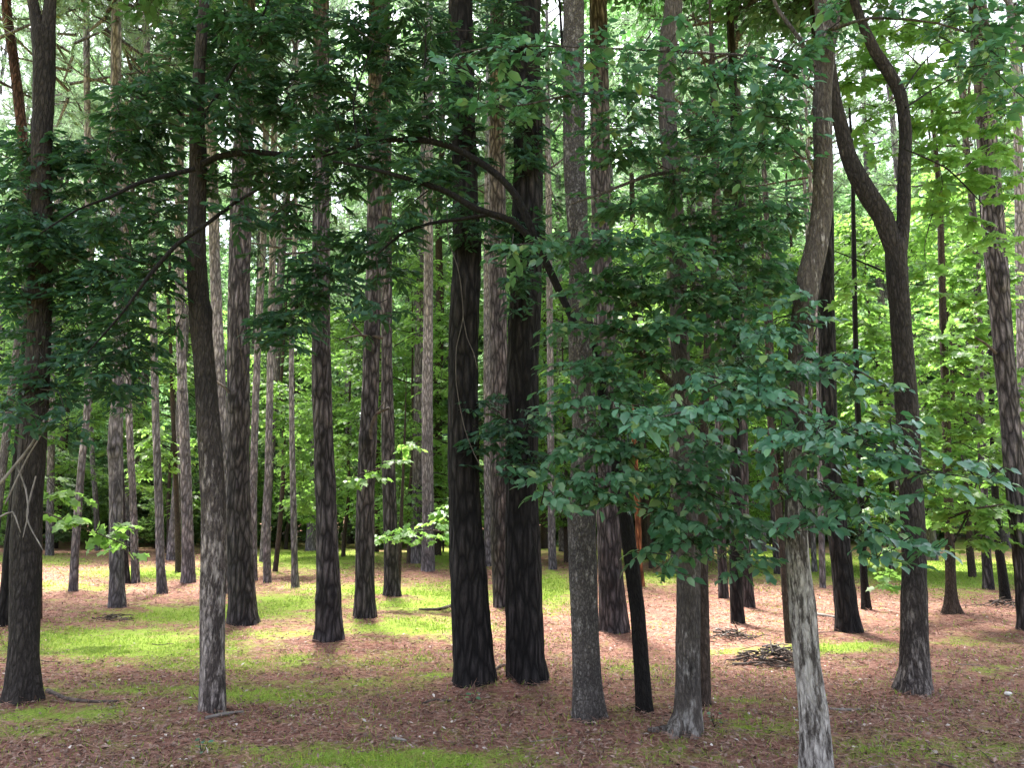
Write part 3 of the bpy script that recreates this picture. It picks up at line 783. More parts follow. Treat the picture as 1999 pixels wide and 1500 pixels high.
tree(*PINE, 'far pine seen just off the left side of the left black pine', 'pine_far',
     [(869, 1050, 17), (867, 950, 15), (865, 800, 14), (862, 400, 12)], 21, 'pine')
tree(*PINE, 'straight ridged pine close behind the pine with the curved dead branch', 'pine',
     [(765, 1172, 35), (764, 1120, 29), (761, 1000, 27), (757, 850, 26), (755, 700, 22), (755, 500, 21), (754, 300, 20), (752, 0, 18)], 21, 'pine', flare=.2, mound=1)
tree(*PINE, 'ridged grey pine bearing a curved dead branch and a snapped branch whorl', 'pine',
     [(712, 1214, 45), (712, 1150, 39), (713, 1000, 35), (718, 870, 34), (723, 750, 33), (727, 640, 31), (730, 500, 29), (732, 300, 27), (732, 0, 25)], 20, 'pine', flare=.12, mound=1,
     dead=[[(724, 858, 8), (724, 835, 7), (735, 808, 6), (760, 797, 5)], [(736, 806, 4), (740, 798, 3), (750, 786, 2)], [(742, 658, 7), (700, 655, 4), (662, 664, 3)], [(712, 661, 5), (695, 640, 4), (678, 624, 3)], [(738, 660, 6), (748, 660, 4)]],
     knots=[(718, 862, 16), (712, 775, 7), (727, 662, 16), (705, 945, 6)])
tree(*PINE, 'sturdy ridged pine with dark knots standing on bare needles left of centre', 'pine',
     [(642, 1262, 58), (642, 1200, 51), (640, 1100, 44), (637, 1000, 40), (633, 900, 39), (629, 800, 37), (627, 650, 36), (627, 500, 35), (626, 300, 31), (627, 150, 30), (627, 0, 30)], 20, 'pine', flare=.12, mound=1,
     knots=[(626, 700, 12), (622, 765, 10), (634, 850, 9), (647, 815, 7), (630, 890, 8), (640, 480, 10), (628, 910, 6), (615, 960, 6)])
tree(*PINE, 'dark stout pine directly behind the leaning mottled oak', 'pine',
     [(475, 1227, 60), (473, 1170, 54), (470, 1100, 50), (466, 1000, 47), (465, 900, 45), (466, 800, 45), (466, 650, 44), (468, 500, 43), (471, 380, 42), (478, 200, 36), (482, 0, 34)], 20, 'pine', flare=.15, mound=1,
     dead=[[(457, 777, 7), (440, 758, 6), (421, 744, 4)], [(446, 560, 3), (462, 640, 3), (478, 730, 2)]], knots=[(460, 780, 13), (468, 800, 10), (478, 612, 7), (463, 565, 8), (470, 960, 8)])
tree(*SAP, 'very thin straight grey trunk left of the sturdy knotted pine', 'pine_far',
     [(576, 1148, 16), (575, 1100, 13), (573, 1000, 12), (570, 850, 11), (569, 700, 10), (573, 550, 9), (577, 400, 8), (578, 150, 7)], 16, 'pine', flare=.2)
tree(*PINE, 'thin pale pine with a dark crooked stem just behind its foot', 'pine_far',
     [(522, 1139, 17), (521, 1080, 15), (522, 1000, 14), (525, 850, 14), (528, 700, 14), (532, 500, 14), (535, 300, 13), (538, 0, 12)], 20, 'pine')
tree(*SAP, 'dark crooked sapling leaning behind the thin pale pine', 'brown',
     [(537, 1117, 11), (545, 1040, 10), (552, 950, 9), (554, 850, 8), (548, 760, 7), (556, 640, 6)], 9, leaf='maple_far',
     clumps=[(545, 840, 50, 30, 20), (600, 820, 40, 30, 20), (590, 960, 40, 40, 20), (540, 780, 40, 36, 20), (580, 900, 40, 26, 20), (595, 700, 40, 30, 20)])
tree(*PINE, 'pale pine mostly hidden on the right flank of the dark stout pine', 'pine_far',
     [(494, 1135, 18), (494, 1000, 16), (497, 850, 15), (502, 700, 14), (510, 550, 14), (516, 400, 14), (524, 0, 12)], 20, 'pine')
tree(*PINE, 'knotted grey pine with a wide foot on a needle mound left of the mottled oak', 'pine_far',
     [(368, 1143, 30), (367, 1080, 25), (365, 1000, 23), (360, 850, 21), (354, 700, 19), (350, 500, 19), (350, 400, 18), (352, 150, 17)], 20, 'pine', flare=.15, mound=1,
     knots=[(355, 730, 6), (359, 770, 6), (352, 640, 6), (365, 835, 5)])
tree(*PINE, 'slim straight pine on a needle mound between the two knotted grey pines', 'pine_far',
     [(316, 1167, 22), (313, 1100, 18), (311, 1000, 17), (305, 850, 15), (301, 700, 15), (298, 560, 14), (294, 300, 14), (284, 0, 13)], 19, 'pine', flare=.12, mound=1,
     knots=[(309, 948, 6), (304, 718, 4), (302, 760, 4)])
tree(*SAP, 'dark wavy sapling standing on a patch of grass behind the needle mounds', 'brown',
     [(348, 1118, 13), (347, 1050, 11), (344, 960, 10), (341, 880, 9), (337, 800, 9), (334, 700, 8), (328, 580, 7)], 10, leaf='maple_far',
     clumps=[(310, 640, 40, 30, 20), (330, 720, 40, 30, 20), (290, 860, 40, 30, 20), (320, 900, 30, 20, 20), (345, 560, 30, 30, 20), (380, 880, 20, 26, 20), (270, 930, 36, 24, 20)])
tree(*PINE, 'slim pine just right of the broad knotted one near the left', 'pine_far',
     [(265, 1139, 18), (262, 1060, 16), (259, 960, 14), (253, 850, 14), (249, 700, 13), (244, 400, 12)], 19, 'pine')
tree(*PINE, 'dark pine foot showing between two close trunks on the left', 'pine',
     [(246, 1139, 18), (240, 1060, 16), (236, 950, 15), (232, 800, 14)], 17, 'pine')
tree(*PINE, 'broad knotted pine with a small twig heap in front of its foot', 'pine_far',
     [(228, 1194, 36), (228, 1130, 31), (227, 1050, 29), (226, 950, 28), (226, 850, 29), (231, 740, 24), (232, 600, 23), (228, 450, 25), (226, 200, 22), (228, 0, 20)], 19, 'pine', flare=.15, mound=1,
     knots=[(224, 880, 12), (231, 957, 10)])
tree(*PINE, 'slim pine leaning right, second tree in from the left edge oak', 'pine_far',
     [(142, 1163, 20), (146, 1090, 17), (152, 1000, 16), (160, 900, 15), (170, 800, 14), (173, 650, 14), (172, 400, 13), (169, 0, 13)], 19, 'pine', mound=1)
tree(*PINE, 'thin far pine behind the right-leaning slim pine', 'pine_far',
     [(192, 1076, 13), (187, 980, 11), (178, 850, 10), (174, 600, 9)], 20, 'pine')
tree(*PINE, 'far trunk close to the right side of the left edge oak', 'pine_far',
     [(97, 1085, 18), (98, 1000, 16), (100, 850, 15), (103, 500, 13)], 20, 'pine')
tree(*PINE, 'light grey pine showing in slivers right of the leaning mottled oak', 'pine_far',
     [(433, 1160, 28), (434, 1000, 26), (432, 850, 25), (427, 700, 23), (419, 500, 22), (417, 400, 22), (405, 150, 20), (370, 0, 26)], 19, 'pine')
tree(*PINE, 'far pine in the dark thicket between the knotted pine and the branch bearing pine', 'pine_far',
     [(684, 1062, 15), (682, 950, 14), (680, 830, 13), (678, 500, 12)], 20, 'pine')
tree(*PINE, 'thin pine pole behind the pale lichen trunk, nearer of two poles', 'pine_far',
     [(1606, 1149, 13), (1604, 1060, 12), (1601, 950, 11), (1596, 600, 10)], 18, 'pine')
tree(*PINE, 'thin pine pole behind the pale lichen trunk, farther of two poles', 'pine_far',
     [(1590, 1117, 12), (1587, 1040, 11), (1584, 900, 10), (1578, 500, 9)], 19, 'pine')
tree(*PINE, 'brown pine foot just left of the slender stem by the lichen trunk', 'pine',
     [(1519, 1122, 17), (1513, 1030, 16), (1507, 900, 15), (1500, 500, 13)], 20, 'pine')
tree(*PINE, 'pine standing behind the leafy grey trunk and its broad hanging leaves', 'pine_far',
     [(1316, 1112, 14), (1314, 1000, 13), (1310, 700, 12), (1300, 250, 10)], 20, 'pine')
tree(*PINE, 'far pine over the lit grass to the right of the paired pines', 'pine_far',
     [(1470, 1072, 13), (1466, 980, 12), (1460, 700, 11)], 20, 'pine')

tree(*SAP, 'thin understory maple reaching a bright leafy bough out from behind the flared oak', 'brown',
     [(66, 1245, 10), (62, 1100, 9), (60, 1000, 8), (52, 850, 5)], 4, leaf='maple', limbs=[[(60, 990, 9.4, 4), (140, 1022, 9.2, 3), (210, 1050, 9.1, 2.5), (275, 1078, 9, 1.5)]],
     clumps=[(130, 1012, 50, 12, 9.3), (195, 1040, 45, 12, 9.2), (245, 1068, 34, 9, 9.1), (120, 965, 40, 18, 9.5), (95, 930, 24, 12, 9.5)])
tree(*SAP, 'thin understory maple with one bright bough crossing the branch bearing pine', 'brown',
     [(778, 1166, 8), (782, 1050, 7), (786, 950, 6), (790, 850, 4)], 4.5, leaf='maple', limbs=[[(786, 900, 11.6, 4), (740, 915, 10.4, 3), (690, 932, 10.3, 2)]],
     clumps=[(765, 905, 34, 8, 10.5), (715, 924, 34, 8, 10.4), (690, 940, 22, 12, 10.4), (795, 870, 26, 12, 11.6)])
tree(*SAP, 'thin understory maple holding low feathery leaves just left of the left black pine', 'brown',
     [(905, 1160, 8), (900, 1060, 7), (890, 960, 5)], 3.6, leaf='maple', limbs=[[(900, 1050, 13, 4), (840, 1035, 12.6, 3), (750, 1048, 12.4, 2)]],
     clumps=[(850, 1034, 50, 14, 12.7), (790, 1040, 45, 14, 12.5), (750, 1052, 36, 10, 12.4), (880, 1000, 30, 20, 13)])

# pass 1: base positions and mounds
for t in TREES:
    b = ground_at(t['pts'][0][0], t['pts'][0][1])
    t['base'] = b
for t in TREES:
    if t.get('mound'):
        x, y, _ = t['base']
        MOUNDS.append((x, y, random.uniform(.5, .8), random.uniform(.05, .085)))
    elif t['base'][1] < 14 and t['pts'][0][2] > 20:
        x, y, _ = t['base']
        MOUNDS.append((x, y, random.uniform(.25, .4), random.uniform(.03, .05)))
for t in TREES:
    x, y, _ = t['base']
    t['base'] = np.array((x, y, float(gh(x, y))))

PCROWN = 0
USED = []
for ti, t in enumerate(TREES):
    base = t['base']
    Y = base[1]
    USED.append((base[0], Y))
    root = bpy.data.objects.new(t['name'], None)
    root.empty_display_size = .3
    COL.objects.link(root)
    root.location = base
    tag(root, t['label'], t['cat'])
    k = Y / F

    def rad(w, p=None):
        if p is None:
            return max(.004, .5 * w * k)
        dep = p[1] * CP + (p[2] - CAMH) * SP          # depth along the view
        wide = dep / math.hypot(dep, p[0])            # a round stem off to the side looks wider
        return max(.004, .5 * w * dep / F * wide)

    pts = []
    for i, (px, py, w) in enumerate(t['pts']):
        q = P(px, py, Y)
        if i == 0:
            q = base.copy()
        pts.append([*q, rad(w, q)])
    p0 = list(pts[0])
    pts.insert(0, [p0[0], p0[1], p0[2] - .25, p0[3] * 1.02])
    if not t.get('cap_at'):
        top = np.array(pts[-1])
        dirv = unit((top[:3] - np.array(pts[-2][:3]))[None])[0]
        dirv[0] *= .5
        Ht = t['H'] + (3.0 if t.get('canopy') else 0)
        n_ext = 3
        if Ht > top[2] + .5:
            for j in range(1, n_ext + 1):
                s = j / n_ext * (Ht - top[2])
                pts.append([top[0] + dirv[0] * s * .5, Y, top[2] + s, top[3] * (1 - .75 * j / n_ext)])
    near = Y < 9
    seg = 22 if near else (18 if Y < 18 else 10)
    step = .09 if near else (.11 if Y < 18 else .3)
    knots = []
    for (a, b_, kr) in t.get('knots', []):
        q = P(a, b_, Y)
        zz = np.array([p[2] for p in pts])
        cx = np.interp(q[2], zz, [p[0] for p in pts])
        rr_ = np.interp(q[2], zz, [p[3] for p in pts])
        dx = np.clip(q[0] - cx, -.95 * rr_, .95 * rr_)
        knots.append((np.array((cx + dx, Y - math.sqrt(rr_ ** 2 - dx ** 2), q[2])), max(kr * k * 1.1, .35 * rr_)))
    if t['crown'] == 'pine' and 8 < Y < 30:
        for _ in range(12):
            i = random.randint(2, len(pts) - 3)
            s = random.random()
            c = np.array(pts[i]) * (1 - s) + np.array(pts[i + 1]) * s
            a = random.uniform(math.pi * 1.22, math.pi * 1.78)
            knots.append((c[:3] + c[3] * np.array((math.cos(a), math.sin(a), 0)), c[3] * random.uniform(.28, .5)))
    rough = .055 if t['bark'].startswith('pine') else .03
    if Y < 12:
        seg, step = 40, .06
    else:
        rough = 0
    V, Fs, K = tube(pts, seg, step, .10 if near else .07, ti, t.get('flare', .08), base[2], knots, rough=rough)
    mats = [BARK[t['bark']]]
    pieces = [(V, Fs, K)]
    for f in t.get('forks', []):
        fp = [[*P(a, b_, Y), rad(w, P(a, b_, Y))] for (a, b_, w) in f]
        last = np.array(fp[-1])
        fp.append([last[0] + (last[0] - fp[-2][0]) * .6, Y, last[2] + 2.2, last[3] * .4])
        pieces.append(tube(fp, 14, .1, .09, ti + 3))
    for f in t.get('roots', []):
        rp = []
        for (a, b_, w) in f:
            q = ground_at(a, b_)
            rp.append([q[0], q[1] * .5 + Y * .5, q[2] + .012, rad(w) * .8])
        pieces.append(tube(rp, 10, .05, .1, ti + 5))
    V, Fs, K = merge(pieces)
    anchors = catmull(np.array(pts), .25)[:, :3]
    me = mesh_np('trunk', V - base[None], Fs, mats, K, 'knot', smooth=True)
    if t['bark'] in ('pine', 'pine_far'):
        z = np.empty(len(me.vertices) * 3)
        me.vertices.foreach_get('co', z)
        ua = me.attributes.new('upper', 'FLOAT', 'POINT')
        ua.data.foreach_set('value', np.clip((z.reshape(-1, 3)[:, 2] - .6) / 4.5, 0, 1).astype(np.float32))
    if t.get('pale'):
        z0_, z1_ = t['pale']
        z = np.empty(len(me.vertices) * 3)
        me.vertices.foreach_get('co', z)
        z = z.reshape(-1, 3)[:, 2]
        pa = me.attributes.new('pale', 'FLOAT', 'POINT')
        pv = np.clip((z1_ - z) / (z1_ - z0_), 0, 1).astype(np.float32)  # lichen, plus open-sky light on the lower trunk put into the colour
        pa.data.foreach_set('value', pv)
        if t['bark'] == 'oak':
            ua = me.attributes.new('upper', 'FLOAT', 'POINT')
            ua.data.foreach_set('value', pv * (.9 if t['name'] == 'oak_tree' else .4))  # lower trunk painted lighter as if lit, upper left dark as in shade
    link('trunk', me, root)
    for f in t.get('forks', []):
        anchors = np.vstack([anchors, [P(a, b_, Y) for (a, b_, w) in f]])
    for lm in t.get('limbs', []):
        lp = [[*P(a, b_, yy), .5 * w * yy / F * (.72 if t['bark'] in ('oak', 'speckle') else .9)] for (a, b_, yy, w) in lm]
        V, Fs, K = tube(lp, 9, .08, .12, ti + 11, nfreq=8)
        link('limb', mesh_np('limb', V - base[None], Fs, [BARK['black'] if t['bark'] in ('oak', 'speckle') else BARK[t['bark'] if t['bark'] != 'lichen' else 'grey']], K, 'knot', True), root)
        anchors = np.vstack([anchors, catmull(np.array(lp), .15)[:, :3]])
    for dm in t.get('dead', []):
        yy = Y - (.38 if t['name'] == 'oak_tree' else rad(30) * 1.1)
        lp = [[*P(a, b_, yy - .02 * i), .5 * w * yy / F] for i, (a, b_, w) in enumerate(dm)]
        V, Fs, K = tube(lp, 7, .05, .1, ti + 17, nfreq=9)
        link('dead_branch', mesh_np('dead_branch', V - base[None], Fs, [M_PALE if t['name'] == 'oak_tree' else M_STICK], K, 'knot', True), root)
    if t.get('clumps'):
        cl = []
        for c in t['clumps']:
            px, py, rx, ry = c[:4]
            yy = c[4] if len(c) > 4 else Y + random.uniform(-.7, .35)
            kk = yy / F * 1.03
            a, b_ = rx * kk, ry * kk
            cl.append((P(px, py, yy), a, min(max(.22, .7 * a), .8), max(b_, .03), 1.0))
        lf = t['leaf']
        if lf in ('oak', 'beech'):
            for c in list(cl):
                for _ in range(2 if lf == 'oak' else 1):
                    o_ = np.array((random.gauss(0, 1.0) * c[1], random.gauss(0, .6) * c[2], random.gauss(0, 1.1) * c[3]))
                    f_ = random.uniform(.3, .5)
                    cl.append((c[0] + o_, c[1] * f_, c[2] * f_, c[3] * f_, .6))
        lay = {'oak': 2.5, 'beech': 2.7, 'maple': 3.0, 'maple_far': 2.2}[lf]
        me = leafy_mesh('crown', cl, lf, anchors, base, lay, .7 if lf == 'beech' else (.35 if lf == 'oak' else .2), .009 if near else .014)
        link('crown', me, root)
    if t['crown'] == 'pine':
        topz = t['H']
        last = np.array(pts[-1])
        link('crown', PINE_CROWNS[ti % 4], root, (last[0] - base[0], 0, topz - base[2] - 8.6), (0, 0, ti * 1.3), (1, 1, 1))
    if t.get('canopy'):
        last = np.array(pts[-1])
        zz = 9.2
        link('canopy', SHADE_CANOPY[ti % 2], root, (last[0] - base[0], 1.2, zz - base[2]), (0, 0, ti), (1, 1, 1))  # crown above the view, sized and set to darken the near floor


# ------------------------------------------------------------------ wood farther back: copies of a few trees
def trunk_proto(H, r, seed, bend=.35, seg=8, top=.25):
    rs = np.random.default_rng(seed)
    z = np.linspace(-.3, H, 9)
    pts = np.stack([np.cumsum(rs.normal(0, bend * .2, 9)), np.cumsum(rs.normal(0, bend * .2, 9)), z, r * (1 - (1 - top) * np.linspace(0, 1, 9))], 1)
    pts[:2, :2] = 0
    V, Fs, K = tube(pts, seg, .5, .07, seed, .2, 0)
    return V, Fs, K, pts[-1]


FARP = []
for i in range(4):
    V, Fs, K, tp = trunk_proto(22, .13 + .02 * i, 70 + i, .3)
    FARP.append((mesh_np('trunk', V, Fs, [BARK['pine_far']], K, 'knot', True), tp, PINE_CROWNS[i]))
MT = []
for i in range(3):
    V, Fs, K, tp = trunk_proto(7.2, .07, 80 + i, .2, 8, .2)
    MT.append(mesh_np('trunk', V, Fs, [BARK['brown']], K, 'knot', True))
TT = []
for i in range(3):
    V, Fs, K, tp = trunk_proto(22, .2, 120 + i, .3, 7, .2)
    TT.append(mesh_np('trunk', V, Fs, [BARK['brown']], K, 'knot', True))
UT = []
for i in range(4):
    V, Fs, K, tp = trunk_proto(10.8, .10, 90 + i, .2, 7, .2)
    UT.append(mesh_np('trunk', V, Fs, [BARK['brown']], K, 'knot', True))


def far_tree(name, label, cat, group, trunk, crown, x, y, s, rz, crown_loc=(0, 0, 0)):
    r = bpy.data.objects.new(name, None)
    COL.objects.link(r)
    r.location = (x, y, float(gh(x, y)))
    r.rotation_euler = (0, 0, rz)
    r.scale = (s, s, s)
    tag(r, label, cat, group)
    if trunk is not None:
        link('trunk', trunk, r)
    link('crown', crown, r, crown_loc)
    return r


rs = random.Random(5)
# maples in the middle distance: (photo x of the stem, distance, scale)
for i, (px, Y, s, lab) in enumerate([
    (800, 24, 1.25, 'bright green young maple filling the gap right of the branch bearing pine'),
    (672, 27, 1.15, 'bright green young maple behind the gap right of the sturdy knotted pine'),
    (1105, 25, 1.2, 'bright green young maple behind the gap right of the big black pair'),
    (1270, 22, 1.3, 'bright green young maple glowing behind the leafy grey trunk'),
    (1520, 22, 1.2, 'bright green young maple behind the left side of the pale lichen trunk'),
    (1735, 21, 1.3, 'bright green young maple behind the fork of the right hand trunk'),
    (1890, 19, 1.3, 'bright green young maple behind the bottle footed young trunk'),
    (330, 30, 1.3, 'bright green young maple behind the slim pines on needle mounds'),
    (900, 27, 1.2, 'bright green young maple half hidden by the left black pine'),
    (1410, 26, 1.4, 'bright green young maple above the two paired pines'),
    (1990, 23, 1.4, 'bright green young maple at the right edge behind the scaly pine'),
    (560, 33, 1.3, 'bright green young maple behind the very thin grey trunk'),
    (20, 28, 1.3, 'bright green young maple at the left edge behind the flared oak'),
]):
    p = P(px, 1040, Y)
    far_tree('maple_tree', lab, 'maple tree', None, MT[i % 3], MAPLES[i % 3], p[0], Y, s, rs.uniform(0, 6))

lab_p = 'slender grey pine far back in the crowded wood'
placed = []
clear = [(t['base'][0] / t['base'][1]) for t in TREES if t['base'][1] < 12]
for y0, n in ((27, 9), (33, 13), (39, 14), (46, 16), (55, 18)):
    for i in range(n):
        for _ in range(20):
            y = y0 + rs.uniform(-3, 3)
            x = ((i + rs.random()) / n - .5) * 2 * (y * .78)
            if all((x - a) ** 2 + (y - b) ** 2 > 2.5 for a, b in placed + USED):
                break
        placed.append((x, y))
        m, tp, c = FARP[rs.randrange(4)]
        far_tree('pine_tree', lab_p, 'pine tree', 'slender pines far back in the wood', m, c, x, y, rs.uniform(1.0, 1.45), rs.uniform(0, 6), (tp[0], tp[1], 13.6))

for y0, n, smin, smax in ((38, 9, .65, 1.0), (46, 16, 1.05, 1.5), (58, 18, 1.5, 2.0)):
    for i in range(n):
        y = y0 + rs.uniform(-3, 3)
        x = ((i + rs.random()) / n - .5) * 2 * (y * .8)
        s = rs.uniform(smin, smax) * (1.25 if x > 0 else .95)
        far_tree('broadleaf_tree', 'leafy broadleaf tree in the green thicket far behind the pines', 'broadleaf tree', 'leafy trees of the far thicket', UT[i % 4], UNDER_T[rs.randrange(4)], x, y, s, rs.uniform(0, 6))

for y0, n, smin, smax in ((49, 15, .7, .95), (57, 17, .85, 1.15), (66, 18, 1.0, 1.35)):
    for i in range(n):
        y = y0 + rs.uniform(-3, 3)
        x = ((i + rs.random()) / n - .5) * 2 * (y * .8)
        s = rs.uniform(smin, smax) * (1.1 if x > -8 else .9)
        far_tree('broadleaf_tree', 'tall broadleaf tree closing the view behind the far pines', 'broadleaf tree', 'tall trees at the back of the wood', TT[i % 3], TALL_T[rs.randrange(3)], x, y, s, rs.uniform(0, 6))

for i in range(15):
    y = rs.uniform(26, 44)
    x = ((i + rs.random()) / 15 - .5) * 2 * (y * .74)
    far_tree('broadleaf_tree', 'tall slender broadleaf tree with its crown high among the pine tops', 'broadleaf tree', 'high crowned trees among the pines', TT[i % 3], HIGH_T[i % 2], x, y, rs.uniform(.85, 1.15), rs.uniform(0, 6))

for i in range(16):
    y = rs.uniform(30, 35)
    x = ((i + rs.random()) / 16 - .5) * 2 * (y * .74)
    far_tree('maple_tree', 'low bushy young maple at the far edge of the open floor', 'maple tree', 'low young maples along the far edge', MT[i % 3], MAPLES[i % 3], x, y + max(0, x) * .3, rs.uniform(.35, .6), rs.uniform(0, 6))

for y0, n in ((35, 28), (40, 28)):
    for i in range(n):
        x = ((i + rs.random()) / n - .5) * 2 * (y0 * .78)
        y = y0 + rs.uniform(-1.5, 2.5) + max(0, x) * .35
        s = rs.uniform(.75, 1.4)
        o = link('shrub', SHRUBS[rs.randrange(3)], None, (x, y, float(gh(x, y))), (0, 0, rs.uniform(0, 6)), (s, s, s))
        tag(o, 'low dense green shrub along the far edge of the open floor', 'shrub', 'shrubs at the foot of the thicket')

# ------------------------------------------------------------------ ground
PATCH = [(230, 1268, 200, 28, 1.0), (420, 1205, 170, 20, .9), (300, 1192, 60, 10, .8), (140, 1150, 90, 8, .5), (60, 1095, 100, 8, .7), (300, 1120, 110, 12, .8), (450, 1100, 60, 8, .6),
         (620, 1090, 120, 20, .9), (560, 1180, 70, 16, .95), (700, 1150, 120, 12, .8), (820, 1170, 130, 22, 1), (800, 1225, 120, 18, .9), (600, 1245, 130, 10, .7), (870, 1085, 70, 20, .8), (1070, 1150, 45, 30, .9), (1080, 1060, 60, 15, .9),
         (560, 1290, 60, 10, .5), (480, 1360, 130, 14, .8), (250, 1357, 140, 10, .6), (700, 1335, 180, 10, .5), (850, 1320, 80, 10, .6), (120, 1400, 130, 14, .8), (60, 1430, 90, 14, .5), (750, 1487, 230, 18, 1), (450, 1480, 60, 20, .45), (950, 1470, 60, 12, .6),
         (1290, 1130, 70, 14, .7), (1250, 1085, 100, 12, .7), (1500, 1080, 80, 20, .8), (1700, 1110, 250, 22, .9), (1880, 1120, 130, 26, 1), (1900, 1065, 100, 12, .7), (1640, 1265, 110, 7, .85), (1440, 1265, 60, 6, .6), (1900, 1255, 70, 10, .45), (1940, 1310, 60, 10, .35),
         (1230, 1300, 50, 10, .4), (1260, 1390, 50, 16, .4), (1480, 1420, 90, 16, .5), (1440, 1375, 60, 10, .4), (1800, 1470, 200, 36, .4), (1300, 1480, 100, 18, .4), (1050, 1450, 60, 12, .3), (350, 1300, 200, 14, .5), (700, 1290, 160, 12, .35), (1200, 1060, 900, 12, .5)]


def grass_mask(x, y):
    px, py = proj(x, y, np.zeros_like(x))
    m = np.zeros_like(x)
    for (cx, cy, rx, ry, s) in PATCH:
        d = ((px - cx) / rx) ** 2 + ((py - cy) / ry) ** 2
        m = np.maximum(m, s * np.exp(-np.maximum(d - .2, 0) * .62))
    nz = .5 + .25 * np.sin(x * 2.1 + 1.3 * np.sin(y * 1.7)) + .25 * np.sin(y * 2.6 + 1.1 * np.sin(x * 1.3 + 2))
    outside = (px < -150) | (px > W + 150) | (py > 1560) | (py < 1000)
    m = np.where(outside, np.maximum(m, .25 + .5 * nz), m)
    m = m * (.85 + .3 * nz)
    for (mx, my, mr, mh) in MOUNDS:
        m = m * (1 - (.9 if mr > .45 else .5) * np.exp(-((x - mx) ** 2 + (y - my) ** 2) / (mr * mr * .8)))
    return np.clip(m, 0, 1)


xs = np.concatenate([np.linspace(-420, -27, 24), np.arange(-26, 26.01, .16), np.linspace(27, 420, 24)])
ys = np.concatenate([np.linspace(-60, 1.5, 14), np.arange(2, 46, .16), np.linspace(46.5, 420, 40)])
GX, GY = np.meshgrid(xs, ys)
gx, gy = GX.ravel(), GY.ravel()
fine = 0.012 * np.sin(gx * 5.1 + 2 * np.sin(gy * 3.3)) * np.sin(gy * 6.3 + 1.7 * np.sin(gx * 4.1)) * ((gy > 2) & (gy < 45))
gz = gh(gx, gy) + fine
nx, ny = len(xs), len(ys)
ii = (np.arange(ny - 1)[:, None] * nx + np.arange(nx - 1)[None, :]).ravel()
gq = np.stack([ii, ii + 1, ii + nx + 1, ii + nx], 1)


def ground_mat():
    m, nt, ns, lk = new_mat('forest_floor')
    tc = N(ns, 'ShaderNodeTexCoord')
    a = N(ns, 'ShaderNodeAttribute', attribute_name='grass')

    def nz(scale, det=6, rough=.6, sx=1, sy=1):
        mp = N(ns, 'ShaderNodeMapping')
        mp.inputs['Scale'].default_value = (sx, sy, 1)
        lk.new(tc.outputs['Object'], mp.inputs[0])
        n = N(ns, 'ShaderNodeTexNoise')
        n.inputs['Scale'].default_value = scale
        n.inputs['Detail'].default_value = det
        n.inputs['Roughness'].default_value = rough
        lk.new(mp.outputs[0], n.inputs['Vector'])
        return n
    n1, n2, n3, n4 = nz(18, 8, .75), nz(1.3, 5), nz(55, 4, .7), nz(3.2, 9, .75)
    needle = ramp(ns, [(.28, (.075, .036, .027)), (.45, (.19, .094, .07)), (.6, (.30, .172, .142)), (.74, (.42, .295, .255))])
    lk.new(n1.outputs['Fac'], needle.inputs[0])
    big = ramp(ns, [(.35, (.72, .68, .66)), (.65, (1.12, 1.05, 1.0))])
    lk.new(n2.outputs['Fac'], big.inputs[0])
    mu = N(ns, 'ShaderNodeMix', data_type='RGBA', blend_type='MULTIPLY')
    mu.inputs['Factor'].default_value = 1
    lk.new(needle.outputs[0], mu.inputs['A'])
    lk.new(big.outputs[0], mu.inputs['B'])
    grass = ramp(ns, [(.3, (.09, .115, .02)), (.5, (.185, .26, .04)), (.7, (.30, .39, .07))])
    lk.new(n3.outputs['Fac'], grass.inputs[0])
    s = N(ns, 'ShaderNodeMath', operation='MULTIPLY_ADD')
    lk.new(n4.outputs['Fac'], s.inputs[0])
    s.inputs[1].default_value = 3.4
    s.inputs[2].default_value = -1.7
    s1 = N(ns, 'ShaderNodeMath', operation='MULTIPLY_ADD')
    lk.new(n1.outputs['Fac'], s1.inputs[0])
    s1.inputs[1].default_value = .9
    s1.inputs[2].default_value = -.45
    s2 = N(ns, 'ShaderNodeMath', operation='ADD')
    lk.new(s.outputs[0], s2.inputs[0])
    lk.new(s1.outputs[0], s2.inputs[1])
    s3 = N(ns, 'ShaderNodeMath', operation='ADD')
    lk.new(a.outputs['Fac'], s3.inputs[0])
    lk.new(s2.outputs[0], s3.inputs[1])
    mr = N(ns, 'ShaderNodeMapRange')
    mr.inputs[1].default_value = .1
    mr.inputs[2].default_value = .75
    lk.new(s3.outputs[0], mr.inputs[0])
    mx = N(ns, 'ShaderNodeMix', data_type='RGBA')
    lk.new(mr.outputs[0], mx.inputs['Factor'])
    lk.new(mu.outputs['Result'], mx.inputs['A'])
    lk.new(grass.outputs[0], mx.inputs['B'])
    b = N(ns, 'ShaderNodeBsdfPrincipled')
    b.inputs['Roughness'].default_value = .95
    b.inputs['Specular IOR Level'].default_value = .1
    lk.new(mx.outputs['Result'], b.inputs['Base Color'])
    bp = N(ns, 'ShaderNodeBump')
    bp.inputs['Strength'].default_value = .8
    bp.inputs['Distance'].default_value = .04
    lk.new(n1.outputs['Fac'], bp.inputs['Height'])
    lk.new(bp.outputs[0], b.inputs['Normal'])
    o = N(ns, 'ShaderNodeOutputMaterial')
    lk.new(b.outputs[0], o.inputs[0])
    return m


gme = mesh_np('ground', np.stack([gx, gy, gz], 1), [(gq, 0)], [ground_mat()], grass_mask(gx, gy), 'grass', True)
ground = link('ground', gme)
tag(ground, 'forest floor of reddish pine needles with patches of bright grass', None, None, 'structure')


def scatter(n, ymin, ymax, pw=1.6):
    u = RNG.random(n)
    y = ymin + (ymax - ymin) * u ** pw
    x = RNG.uniform(-1, 1, n) * (y * .75 + .6)
    return x, y


